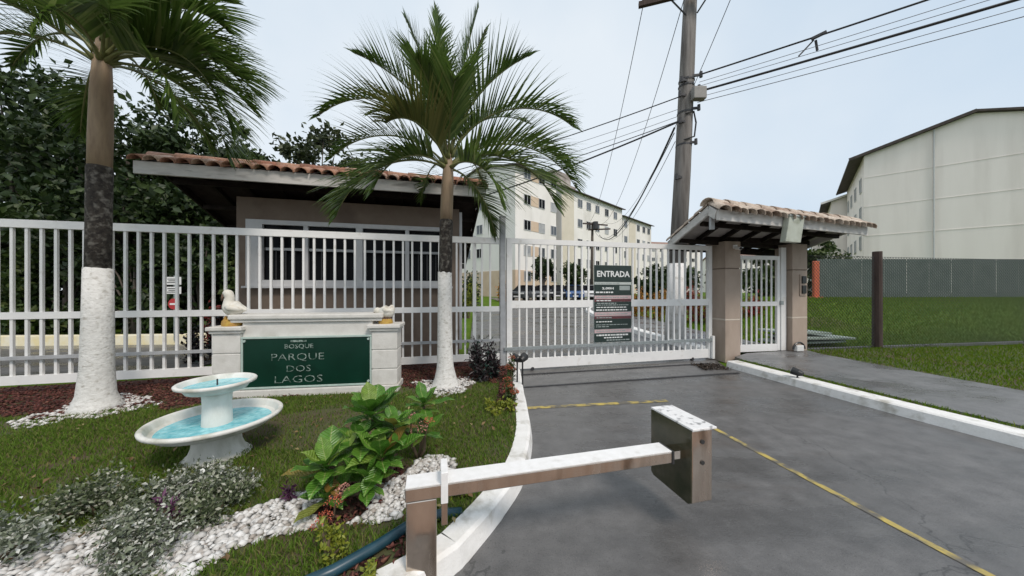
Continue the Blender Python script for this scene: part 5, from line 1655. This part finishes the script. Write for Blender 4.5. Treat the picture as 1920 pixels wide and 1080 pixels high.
def leaf_cards(P, size, g, upbias=0.3, aspect=0.55, fold=True):
    """leaf-shaped faces (two triangles with a fold and pointed tips) at points P"""
    n = len(P)
    d = g.normal(size=(n, 3)); d[:, 2] += upbias * 0.3
    d /= np.linalg.norm(d, axis=1, keepdims=True)
    r = g.normal(size=(n, 3)); r[:, 2] += upbias
    s = np.cross(d, r); s /= np.linalg.norm(s, axis=1, keepdims=True) + 1e-9
    nn = np.cross(s, d)
    size = np.broadcast_to(size, (n,))[:, None]
    a = P
    b = P + d * size * 0.45 + s * size * aspect * 0.5 + nn * size * 0.10
    c = P + d * size - nn * size * 0.08
    e = P + d * size * 0.45 - s * size * aspect * 0.5 + nn * size * 0.10
    V = np.stack([a, b, c, e], 1).reshape(-1, 3)
    o = (np.arange(n) * 4)[:, None]
    F = np.concatenate([o + np.array([[0, 1, 2]]), o + np.array([[0, 2, 3]])], 0)
    return V, F

def leafy_plant(label, base, stems, seed, flowers=(), group=None):
    t = thing('leafy_plant', label, 'plant', (*base, GZ), 0, group)
    b0 = Vector((*base, GZ - 0.02))
    for i, (x, y, z, n, sc) in enumerate(stems):
        c = Vector((x, y, z))
        mid = b0.lerp(c, 0.5) + Vector((0.02, 0.01, -0.03))
        MB().tube([b0, mid, c + Z3 * 0.02], [0.016, 0.013, 0.010], 7).build('stem', M['stem'], t, smooth=True)
        rosette(t, c, n, sc, seed + i * 7)
    for k, (x, y, z, r, m) in enumerate(flowers):
        MB().tube([Vector((x, y, z)) - Vector((0.02, -0.02, 0.10)), Vector((x, y, z))], 0.005, 5).build('flower_stalk', M['stem'], t)
        flower_head(t, (x, y, z), r, M[m], seed + 50 + k)
    return t
leafy_plant('tall broad leaved plant with its big rosettes beside the steel post', (-0.93, 2.38),
            [(-1.06, 2.40, 0.63, 19, 1.05), (-1.23, 2.12, 0.37, 20, 1.10), (-0.90, 2.20, 0.40, 18, 1.0), (-1.08, 2.30, 0.47, 15, 0.9), (-0.96, 2.12, 0.29, 14, 0.9), (-1.17, 2.03, 0.23, 10, 0.75), (-0.86, 2.36, 0.54, 14, 0.85)], 31,
            flowers=[(-1.06, 1.92, 0.27, 0.045, 'redflower'), (-1.11, 1.90, 0.19, 0.040, 'redflower'), (-1.02, 1.93, 0.34, 0.035, 'pinkflower'), (-1.16, 1.90, 0.14, 0.03, 'redflower')])
leafy_plant('smaller broad leaved plant with salmon flower heads behind the tall one', (-0.80, 2.72),
            [(-0.76, 2.76, 0.56, 14, 0.85), (-0.72, 2.66, 0.36, 10, 0.72), (-0.88, 2.60, 0.42, 10, 0.75)], 77,
            flowers=[(-0.78, 2.50, 0.54, 0.05, 'pinkflower'), (-0.73, 2.48, 0.46, 0.06, 'pinkflower'), (-0.66, 2.52, 0.51, 0.035, 'redflower'), (-0.90, 2.46, 0.50, 0.04, 'pinkflower')])
leafy_plant('lone teal broad leaved seedling in the lawn left of the tall plant', (-1.50, 2.75), [(-1.50, 2.75, 0.24, 7, 0.6)], 15)

def bush(name, label, cat, c, rx, ry, h, n, size, m, seed, group=None, stems=7, z0=GZ, shell=0.45, aspect=0.55, upbias=0.4, flowers=None):
    g = np.random.default_rng(seed)
    t = thing(name, label, cat, (c[0], c[1], z0), 0, group)
    # clumps
    kcl = max(6, n // 220)
    cd = g.normal(size=(kcl, 3)); cd /= np.linalg.norm(cd, axis=1, keepdims=True); cd[:, 2] = np.abs(cd[:, 2])
    cr = g.uniform(0.35, 0.95, (kcl, 1))
    cc = cd * cr * np.array([rx, ry, h * 0.85])
    cc[:, 2] += h * 0.10
    per = n // kcl
    P = np.repeat(cc, per, 0) + g.normal(size=(kcl * per, 3)) * np.array([rx, ry, h]) * 0.17
    P[:, 2] = np.clip(P[:, 2], 0.01, None)
    V, F = leaf_cards(P, g.uniform(0.6, 1.25, len(P)) * size, g, upbias, aspect)
    np_mesh('foliage', V, F, M[m], t)
    sb2 = MB()
    for i in range(stems):
        q = cc[i % kcl]
        sb2.tube([(c[0] + q[0] * .15, c[1] + q[1] * .15, z0 - 0.02), (c[0] + q[0] * .6, c[1] + q[1] * .6, z0 + q[2] * .6), (c[0] + q[0], c[1] + q[1], z0 + q[2])], [0.012 * (h / .5 + .4), 0.008, 0.004], 5)
    sb2.build('stems', M['stem'], t)
    if flowers:
        fm, fn, fr_ = flowers
        for k in range(fn):
            q = cc[k % kcl] * 1.12
            flower_head(t, (c[0] + q[0], c[1] + q[1], z0 + q[2] + 0.02), fr_, M[fm], seed + k)
    return t
SG = 'silver leaved shrubs in the pebble band'
bush('silver_shrub', 'silver leaved shrub against the foot of the fountain', 'shrub', (-2.20, 2.22), 0.36, 0.24, 0.20, 3400, 0.029, 'silver', 1, SG)
bush('silver_shrub', 'silver leaved shrub on the pebbles right of the fountain foot', 'shrub', (-1.86, 2.02), 0.26, 0.20, 0.21, 2400, 0.027, 'silvergreen', 2, SG)
bush('silver_shrub', 'silver leaved shrub at the left photo edge below the fountain bowl', 'shrub', (-2.62, 2.05), 0.34, 0.24, 0.23, 3000, 0.029, 'silvergreen', 3, SG)
bush('silver_shrub', 'nearest silver leaved shrub in the lower left corner', 'shrub', (-2.02, 1.72), 0.32, 0.20, 0.22, 3000, 0.026, 'silver', 4, SG)
bush('silver_shrub', 'silver leaved shrub outermost on the left of the pebble band', 'shrub', (-2.75, 1.66), 0.36, 0.26, 0.25, 3200, 0.029, 'silver', 5, SG)
bush('purple_plant', 'small purple leaved plant on the pebbles beside the broad leaves', 'plant', (-1.50, 2.14), 0.035, 0.035, 0.12, 70, 0.05, 'purple', 6, aspect=0.28, upbias=1.0, stems=3)
bush('purple_plant', 'small purple leaved plant among the silver shrubs', 'plant', (-1.98, 1.86), 0.06, 0.05, 0.30, 110, 0.05, 'purple', 7, aspect=0.28, upbias=1.0, stems=3)
bush('dark_croton', 'dark purple leaved croton by the fence post left of the gate', 'shrub', (-0.42, 5.15), 0.30, 0.24, 0.66, 1500, 0.085, 'darkcroton', 8, aspect=0.32, upbias=0.8)
bush('flowering_shrub', 'orange flowered shrub by the spotlights at the gate', 'shrub', (-0.02, 4.95), 0.09, 0.13, 0.40, 420, 0.04, 'ixora', 9, 'orange flowered shrubs along the kerb', flowers=('redflower', 7, 0.05))
bush('flowering_shrub', 'low orange flowered shrub at the kerb beside the yellow line', 'shrub', (-0.02, 4.18), 0.09, 0.16, 0.26, 420, 0.04, 'ixora', 10, 'orange flowered shrubs along the kerb', flowers=('redflower', 8, 0.05))
bush('yellow_plant', 'yellow green plant at the kerb below the orange flowers', 'plant', (-0.14, 3.75), 0.15, 0.14, 0.17, 420, 0.045, 'yellowleaf', 12, 'yellow green plants')
bush('yellow_plant', 'yellow green plant on the lawn left of the blue tube', 'plant', (-0.98, 1.70), 0.08, 0.08, 0.20, 260, 0.032, 'yellowleaf', 13, 'yellow green plants')
bush('yellow_plant', 'yellow green plant at the lower edge beside the blue tube end', 'plant', (-0.70, 1.57), 0.05, 0.05, 0.10, 130, 0.03, 'yellowleaf', 14, 'yellow green plants')
bush('yellow_plant', 'small yellow green plant between the steel post and blue tube', 'plant', (-0.52, 1.92), 0.05, 0.05, 0.12, 160, 0.03, 'yellowleaf', 15, 'yellow green plants')
bush('yellow_plant', 'small yellow green plant under the steel rail by the kerb', 'plant', (-0.36, 2.20), 0.10, 0.07, 0.12, 300, 0.032, 'yellowleaf', 16, 'yellow green plants')
# blue edging tube
hp = [(-1.05, 1.49, GZ + 0.03), (-0.89, 1.59, GZ + 0.035), (-0.74, 1.74, GZ + 0.035), (-0.62, 1.89, GZ + 0.035), (-0.45, 2.00, GZ + 0.03), (-0.33, 2.06, GZ + 0.0)]
tag(MB().tube(hp, 0.030, 10).build('edging_tube', M['hose'], smooth=True, base=hp[0]), 'dark blue plastic tube edging the lawn by the steel post', 'tube')

# spotlights on stakes
def spotlight(label, p, h, ang):
    t = thing('garden_spotlight', label, 'spotlight', (*p, GZ if p[0] < 2 else 0.1))
    z0 = GZ if p[0] < 2 else 0.1
    MB().tube([(p[0], p[1], z0 - .02), (p[0], p[1], z0 + h)], 0.012, 8).build('stake', M['black'], t)
    d = Vector((math.cos(ang), math.sin(ang), 0.25)).normalized()
    q = Vector((p[0], p[1], z0 + h + 0.03))
    MB().tube([q - d * 0.07, q - d * 0.02, q + d * 0.07], [0.035, 0.055, 0.065], 12).build('housing', M['black'], t, smooth=False)
    MB().tube([q + d * 0.071, q + d * 0.075], [0.055, 0.055], 12).build('lens', M['lamp'], t)
    return t
spotlight('black garden spotlight on a stake, the smaller one turned left by the gate', (0.08, 4.93), 0.34, R(150))
spotlight('black garden spotlight on a tall stake turned right by the gate', (0.16, 4.85), 0.36, R(60))
spotlight('low black spotlight on the kerb beside the pavement', (4.62, 5.18), 0.08, R(120))
# small dark damp heap of leaves at the gate end
g = np.random.default_rng(5)
P = np.column_stack([g.uniform(3.7, 4.22, 500), g.uniform(6.15, 6.6, 500), g.uniform(0.0, 0.012, 500)])
V, F = leaf_cards(P, g.uniform(0.03, 0.06, 500), g, upbias=2.0)
V[:, 2] = np.clip(V[:, 2], 0.003, 0.05)
M['litter'] = leaf_mat('dark_wet_leaves', (0.03, 0.022, 0.016), (0.07, 0.05, 0.035), rough=0.5, trans=0)
tag(np_mesh('leaf_litter', V, F, M['litter']), 'dark wet leaf litter at the closed end of the gate', 'leaf litter', None, 'stuff')

g = np.random.default_rng(15)
P = np.column_stack([g.uniform(-4.5, 0.0, 1400), g.uniform(1.5, 4.6, 1400)])
P = P[in_poly(P, gpoly)]
P = np.column_stack([P[:260], np.full(260, GZ + 0.030)])
V, F = leaf_cards(P, g.uniform(0.025, 0.06, 260), g, upbias=3.0)
V[:, 2] = np.clip(V[:, 2], GZ + 0.015, GZ + 0.06)
M['fallen'] = leaf_mat('fallen_leaves', (0.12, 0.07, 0.035), (0.24, 0.16, 0.07), (0.30, 0.26, 0.12), rough=0.7, trans=0.1)
tag(np_mesh('fallen_leaves', V, F, M['fallen']), 'dry fallen leaves scattered over the lawn', 'leaves', None, 'stuff')

# ------------------------------------------------------------------ chain-link fence, slab heap
cf = thing('chain_link_fence', 'chain link fence on dark timber posts in front of the grass bank', 'fence', (9.1, 7.95, 0))
CA, CB = Vector((7.02, 7.66, 0)), Vector((15.3, 8.95, 0))
cd_ = (CB - CA); cl_ = cd_.length; cd_.normalize()
b = MB()
sp0, hh, rr = 0.085, 2.25, 0.0042
k = -hh
def cpt(s, z): return CA + cd_ * s + Z3 * (z + 0.12)
while k < cl_:
    for sgn in (1, -1):
        s0, z0_, s1, z1_ = (k, 0, k + hh, hh) if sgn == 1 else (k, hh, k + hh, 0)
        if s0 < 0:
            z0_ += (0 - s0) * sgn; s0 = 0
        if s1 > cl_:
            z1_ -= (s1 - cl_) * sgn; s1 = cl_
        if s1 - s0 > 0.02:
            b.tube([cpt(s0, z0_), cpt(s1, z1_)], rr, 3, caps=False)
    k += sp0
b.build('wire_mesh', M['mesh'], cf)
for s in (2.12, 7.3):
    q = CA + cd_ * s
    MB().tube([q + Z3 * 0.0, q + Z3 * 2.50], [0.098, 0.090], 12).build('post', M['postwood'], cf, bevel=0.004)
for z in (0.15, 2.36):
    MB().tube([cpt(0, z - .12), cpt(cl_, z - .12)], 0.004, 4).build('line_wire', M['mesh'], cf)
tag(MB().bar((7.0, 7.75, 0.085), (15.2, 9.02, 0.085), 0.07, 0.07).build('footing_strip', M['walk'], base=(7.0, 7.75, 0)), 'narrow pale concrete strip under the chain link fence', 'kerb')
st_ = thing('slab_heap', 'low mossy heap of pale slabs behind the right pillar', 'slabs', (8.2, 8.6, 0.1))
for i, (x, y, z, L, w, rz, tl) in enumerate(((7.9, 8.75, 0.16, 1.9, 0.75, 8, 1.5), (8.1, 8.72, 0.27, 2.0, 0.8, 10, -2.5), (7.75, 8.8, 0.40, 1.5, 0.7, 5, -3.5))):
    a = Vector((math.cos(R(rz)), math.sin(R(rz)), math.sin(R(tl)) * 0.5)).normalized()
    s2 = Vector((-a.y, a.x, 0)).normalized()
    MB().box((x, y, z), (L, w, 0.055), (a, s2, a.cross(s2))).build('slab', M['slab'], st_, bevel=0.012)
MB().box((8.0, 8.8, 0.20), (1.5, 0.4, 0.12)).build('support', M['darkmetal'], st_)

# ------------------------------------------------------------------ things beyond the fence
# kerb and grass on the far left
lk = [(-16, 8.75), (-12, 8.95), (-9.6, 9.15), (-8.85, 9.35), (-8.6, 9.75), (-8.8, 10.4)]
strip_solid('kerb', lk, [(-16, 9.0), (-12, 9.2), (-9.7, 9.4), (-9.1, 9.55), (-8.9, 9.8), (-9.0, 10.4)], -0.03, 0.26, M['kerb_yellow'], 'yellowed white kerb seen through the left fence')
tag(MB().prism([(-26, 5.5), (-8.2, 5.9), (-6.4, 6.3), (-6.3, 9.0), (-8.6, 9.3), (-9.6, 9.1), (-16, 8.7), (-26, 8.3)], -0.05, -0.012).build('side_road', M['road']), 'grey side road behind the left fence', None, None, 'structure')
bush('dark_shrub', 'dark red green shrub behind the fence left of the sign wall', 'shrub', (-6.75, 7.1), 0.45, 0.35, 1.05, 1200, 0.10, 'darkcroton', 21, z0=-0.02)
bush('dark_shrub', 'orange tinged shrub behind the fence right of the yellowed kerb', 'shrub', (-7.6, 8.3), 0.4, 0.3, 1.15, 1000, 0.11, 'croton_red', 22, z0=-0.02)
ps = thing('prohibition_sign', 'red round sign under two white plates behind the left fence', 'sign', (-9.6, 9.05, 0.2))
sx_, sy_ = -9.62, 9.1
MB().tube([(sx_, sy_ + 0.03, 0.1), (sx_, sy_ + 0.03, 1.95)], 0.025, 8).build('pole', M['galv'], ps)
for z, h in ((1.80, 0.22), (1.53, 0.20)):
    p_ = MB().box((sx_, sy_, z), (0.42, 0.012, h)).build('plate', M['plate'], ps)
    b = MB()
    for kk, ww in ((0.05, 0.30), (-0.0, 0.24), (-0.05, 0.32)):
        b.box((sx_ - 0.02, sy_ - 0.008, z + kk), (ww, 0.003, 0.022))
    b.build('lettering', M['black'], p_)
dsc = MB().tube([(sx_, sy_ - 0.006, 1.14), (sx_, sy_ + 0.006, 1.14)], 0.155, 24).build('disc', M['signred'], ps)
MB().box((sx_, sy_ - 0.011, 1.14), (0.20, 0.005, 0.05)).build('bar_mark', M['plate'], dsc)

# cars parked at the far end of the driveway
def car_profile(p0):
    return p0
def make_car(label, loc, rz, paint, group='cars parked beyond the gate'):
    t = thing('parked_car', label, 'car', loc, rz, group)
    if rz == 0:
        ORG[t.name] = Vector((0, 0, 0))
    L, w = 4.1, 1.70
    lower = [(-2.05, 0.28), (-2.07, 0.62), (-1.95, 0.86), (-1.2, 0.93), (0.9, 0.95), (1.9, 0.93), (2.04, 0.75), (2.03, 0.30)]
    vs = [(x, -w / 2, z) for x, z in lower] + [(x, w / 2, z) for x, z in lower]
    n = len(lower)
    MB().add(vs, [tuple(range(n)), tuple(reversed(range(n, 2 * n)))] + [(i, n + i, n + (i + 1) % n, (i + 1) % n) for i in range(n)]).build('body', paint, t, bevel=0.06)
    cab = [(-1.30, 0.93, .82), (-0.55, 1.42, .66), (0.75, 1.46, .66), (1.75, 0.94, .80)]
    vs = [(x, -y, z) for x, z, y in cab] + [(x, y, z) for x, z, y in cab]
    MB().add(vs, [(0, 1, 2, 3), (7, 6, 5, 4), (0, 4, 5, 1), (1, 5, 6, 2), (2, 6, 7, 3), (3, 7, 4, 0)]).build('windows', M['glass'], t, bevel=0.03)
    MB().box((0.08, 0, 1.47), (1.36, 1.28, 0.035)).build('roof', paint, t, bevel=0.015)
    for x, sy in ((-1.28, -1), (-1.28, 1), (1.28, -1), (1.28, 1)):
        wh = MB().tube([(x, sy * 0.70, 0.31), (x, sy * 0.87, 0.31)], 0.31, 18).build('wheel', M['tyre'], t)
        MB().tube([(x, sy * 0.872, 0.31), (x, sy * 0.88, 0.31)], 0.19, 14).build('rim', M['chrome'], wh)
    for sy in (-0.62, 0.62):
        MB().box((-2.03, sy, 0.70), (0.10, 0.34, 0.14)).build('headlight', M['lamp'], t, bevel=0.02)
        MB().box((2.03, sy, 0.78), (0.06, 0.26, 0.15)).build('tail_light', M['signred'], t, bevel=0.02)
        MB().box((-0.95, sy * 1.45, 0.98), (0.12, 0.14, 0.11)).build('mirror', paint, t, bevel=0.02)
    MB().box((-2.08, 0, 0.42), (0.05, 0.50, 0.12)).build('number_plate', M['plate'], t)
    MB().box((-2.07, 0, 0.62), (0.06, 0.70, 0.10)).build('grille', M['black'], t)
    return t
def paint(nm, c):
    return mat(nm, c, None, rough=0.25, spec=0.6)
cars = [('dark silver car parked first beyond the gate', (1.35, 31.6), 62, paint('graphite_paint', (0.05, 0.055, 0.06))),
        ('grey hatchback parked second beyond the gate', (3.2, 32.6), 75, paint('grey_paint', (0.16, 0.165, 0.17))),
        ('black car parked beside the blue one', (4.75, 33.2), 82, paint('black_paint', (0.012, 0.012, 0.014))),
        ('small blue car among the parked cars', (6.1, 32.4), 88, paint('blue_paint', (0.035, 0.10, 0.26))),
        ('white car parked behind the entrance board', (8.0, 33.2), 86, paint('white_paint', (0.65, 0.65, 0.65))),
        ('dark car rightmost of the parked row', (9.9, 33.6), 82, paint('dark_paint', (0.03, 0.032, 0.036)))]
for lb, (x, y), rz, pm_ in cars:
    make_car(lb, (x, y, rise(y) + 0.0), R(rz), pm_)

# small palms and shrubs by the far block
def far_bush(name, label, cat, c, rx, ry, h, n, size, m, seed, group=None):
    return bush(name, label, cat, c, rx, ry, h, n, size, m, seed, group, z0=hill(c[0], c[1]) - 0.05)
bush('flower_bush', 'yellow flowered bush behind the guardhouse corner', 'shrub', (-2.2, 16.0), 0.55, 0.5, 1.9, 1100, 0.16, 'yellowleaf', 31, z0=0.1)
bush('dark_bush', 'dark green bush in front of the salmon wall band', 'shrub', (-3.6, 25), 1.2, 1.0, 2.9, 1500, 0.26, 'tree_dark', 32, z0=0.3)
bush('croton_bush', 'yellow orange croton beside the fence end post, by the salmon band', 'shrub', (-1.0, 30), 0.8, 0.7, 2.4, 900, 0.24, 'croton_orange', 33, z0=0.4)
CG = 'croton hedge beyond the gate'
for i, (x, y, m, lb) in enumerate(((6.1, 15.6, 'croton_orange', 'orange croton bush, leftmost of the row beyond the gate'), (6.7, 15.0, 'croton_orange', 'orange croton bush second in the row beyond the gate'),
                                   (7.3, 14.5, 'croton_orange', 'orange croton bush left of the pole foot'), (7.85, 14.0, 'croton_red', 'red croton bush behind the pole foot'),
                                   (8.35, 13.4, 'croton_red', 'red croton bush right of the pole foot'), (8.8, 12.9, 'croton_red', 'red croton bush beside the left portal pillar'),
                                   (9.3, 12.5, 'croton_red', 'red croton bush seen through the pedestrian gate'))):
    bush('croton_bush', lb, 'shrub', (x, y), 0.52, 0.5, 1.55, 1100, 0.13, m, 40 + i, CG, z0=rise(y) + 0.05, aspect=0.4)

def tree(name, label, c, trunk_h, H, rx, ry, ncl, per, size, m, seed, group=None, clr=0.20, z0=-0.05, lean=0.0, trunk_r=0.22, low=0.35):
    g = np.random.default_rng(seed)
    rnd = random.Random(seed)
    t = thing(name, label, 'tree', (c[0], c[1], z0), 0, group)
    top = Vector((c[0] + lean, c[1], z0 + trunk_h))
    tb = MB()
    tb.tube([(c[0], c[1], z0 - 0.1), (c[0] + lean * .4, c[1], z0 + trunk_h * .5), top, (c[0] + lean * 1.2, c[1], z0 + trunk_h + (H - trunk_h) * .5)], [trunk_r, trunk_r * .8, trunk_r * .65, trunk_r * .25], 9)
    d = g.normal(size=(ncl, 3)); d /= np.linalg.norm(d, axis=1, keepdims=True)
    rr = g.uniform(0.30, 1.0, (ncl, 1)) ** 0.6
    ch = (H - trunk_h) / 2 * (1 + low)
    cz = H - ch
    cc = d * rr * np.array([rx, ry, ch])
    cc += np.array([lean, 0, cz])
    for i in range(min(ncl, 16)):
        q = cc[i]
        e = Vector((c[0] + q[0], c[1] + q[1], z0 + q[2]))
        s = Vector((c[0] + lean * .8, c[1], z0 + trunk_h * rnd.uniform(0.6, 1.0)))
        mid = s.lerp(e, 0.5) + Vector((0, 0, 0.3))
        tb.tube([s, mid, e], [trunk_r * .38, trunk_r * .22, trunk_r * .08], 5)
    tb.build('trunk', M['bark'], t, smooth=True)
    rad = clr * (rx + ry) / 2
    sc = g.uniform(0.6, 1.3, (ncl, 1))
    P = np.repeat(cc, per, 0) + g.normal(size=(ncl * per, 3)) * np.repeat(sc, per, 0) * rad * np.array([0.75, 0.75, 0.5])
    V, F = leaf_cards(P, g.uniform(0.65, 1.3, len(P)) * size, g, 0.5, 0.6)
    np_mesh('crown', V, F, M[m], t)
    return t
TG = 'trees behind the guardhouse'
tree('broadleaf_tree', 'tall dark tree at the far left behind the left palm', (-15.0, 12.5), 3.5, 9.8, 3.2, 3.0, 70, 150, 0.26, 'tree_dark', 201, TG)
tree('broadleaf_tree', 'dense dark tree rising above the left end of the tiled roof', (-11.6, 12.6), 2.5, 7.6, 2.6, 2.2, 70, 150, 0.24, 'tree_dark', 202, TG)
tree('broadleaf_tree', 'lower dark tree whose crown meets the hanging palm fronds', (-9.6, 14.0), 2.5, 6.9, 2.4, 2.2, 60, 150, 0.24, 'tree_mid', 203, TG)
tree('broadleaf_tree', 'big dark tree beyond the photo side of the left palm', (-20.0, 13.0), 3.5, 10.5, 3.6, 3.0, 70, 150, 0.28, 'tree_dark', 204, TG)
tree('broadleaf_tree', 'small round topped tree standing out against the sky above the dark trees', (-17.5, 20), 6.5, 12.2, 1.8, 1.6, 26, 120, 0.30, 'tree_dark', 205, TG)
tree('lacy_tree', 'lacy thin crowned tree behind the tiled roof', (-12.4, 20.5), 6.0, 12.0, 3.4, 2.2, 56, 60, 0.36, 'tree_lacy', 206, TG, clr=0.13)
tree('lacy_tree', 'lower lacy tree right of the thin crowned one behind the roof', (-8.6, 20.0), 4.0, 9.6, 2.1, 1.8, 40, 70, 0.30, 'tree_lacy', 207, TG, clr=0.14)
tree('broadleaf_tree', 'mid green leafy tree just above the roof ridge', (-10.6, 17.5), 2.5, 7.4, 2.4, 2.0, 46, 120, 0.26, 'tree_mid', 208, TG)
for i, (x, y, h, r_, lb) in enumerate(((-8.6, 11.2, 3.7, 1.5, 'low dark undergrowth tree beside the guardhouse left wall'), (-10.7, 11.0, 3.9, 1.6, 'low dark undergrowth tree behind the prohibition sign'),
                                       (-13.2, 11.2, 4.3, 1.9, 'low dark undergrowth tree behind the yellowed kerb'), (-16.2, 11.6, 4.4, 1.9, 'low dark undergrowth tree left of the yellowed kerb'), (-19.8, 11.2, 4.8, 2.2, 'low dark undergrowth tree farthest left'),
                                       (-7.2, 12.6, 3.6, 1.4, 'low dark undergrowth tree behind the guardhouse'))):
    tree('broadleaf_tree', lb, (x, y), 0.7, h, r_, 1.1, 46, 130, 0.22, 'tree_dark' if i % 3 else 'tree_mid', 220 + i, 'undergrowth trees behind the side road', low=0.8, trunk_r=0.12)
# dark wood filling the gaps far left
g = np.random.default_rng(77)
n = 16000
P = np.column_stack([g.uniform(-34, -8.5, n), g.uniform(14.5, 17.0, n), g.uniform(0, 1, n) ** 0.9])
P[:, 2] *= 3.0 + 2.2 * np.sin(P[:, 0] * 0.7) ** 2 + np.clip((-P[:, 0] - 11) * 0.25, 0, 3)
V, F = leaf_cards(P, g.uniform(0.3, 0.55, n), g, 0.5, 0.65)
tag(np_mesh('undergrowth', V, F, M['tree_dark']), 'dark thicket behind the trees on the left', 'undergrowth', None, 'stuff')
# trees beyond the gate on the right
tree('broadleaf_tree', 'dark green tree between the entrance board and the pole', (9.3, 21.5), 0.8, 2.9, 1.0, 0.9, 34, 90, 0.24, 'tree_dark', 230, 'trees beyond the gate', z0=0.2)
tree('broadleaf_tree', 'small green tree behind the pedestrian gate bars', (15.2, 19.0), 1.2, 3.6, 1.7, 1.2, 40, 90, 0.24, 'tree_mid', 231, 'trees beyond the gate', z0=0.6)
tree('broadleaf_tree', 'small tree between the portal pillar and the orange barrier', (18.3, 19.0), 1.0, 3.5, 1.5, 1.0, 36, 90, 0.24, 'tree_mid', 232, 'trees beyond the gate', z0=0.9)
tree('broadleaf_tree', 'small dark tree in front of the white block, left of the distant pole', (3.4, 34.5), 2.6, 4.6, 1.2, 1.0, 30, 70, 0.30, 'tree_dark', 233, 'trees beyond the gate', z0=0.5)
tree('broadleaf_tree', 'small dark tree beside the distant pole', (7.0, 36.5), 2.0, 4.1, 1.5, 1.0, 34, 70, 0.30, 'tree_mid', 234, 'trees beyond the gate', z0=0.5)
tree('broadleaf_tree', 'distant round tree behind the red crotons', (17.5, 34.0), 1.4, 3.4, 2.2, 1.8, 36, 90, 0.34, 'tree_dark', 235, 'trees beyond the gate', z0=0.5)
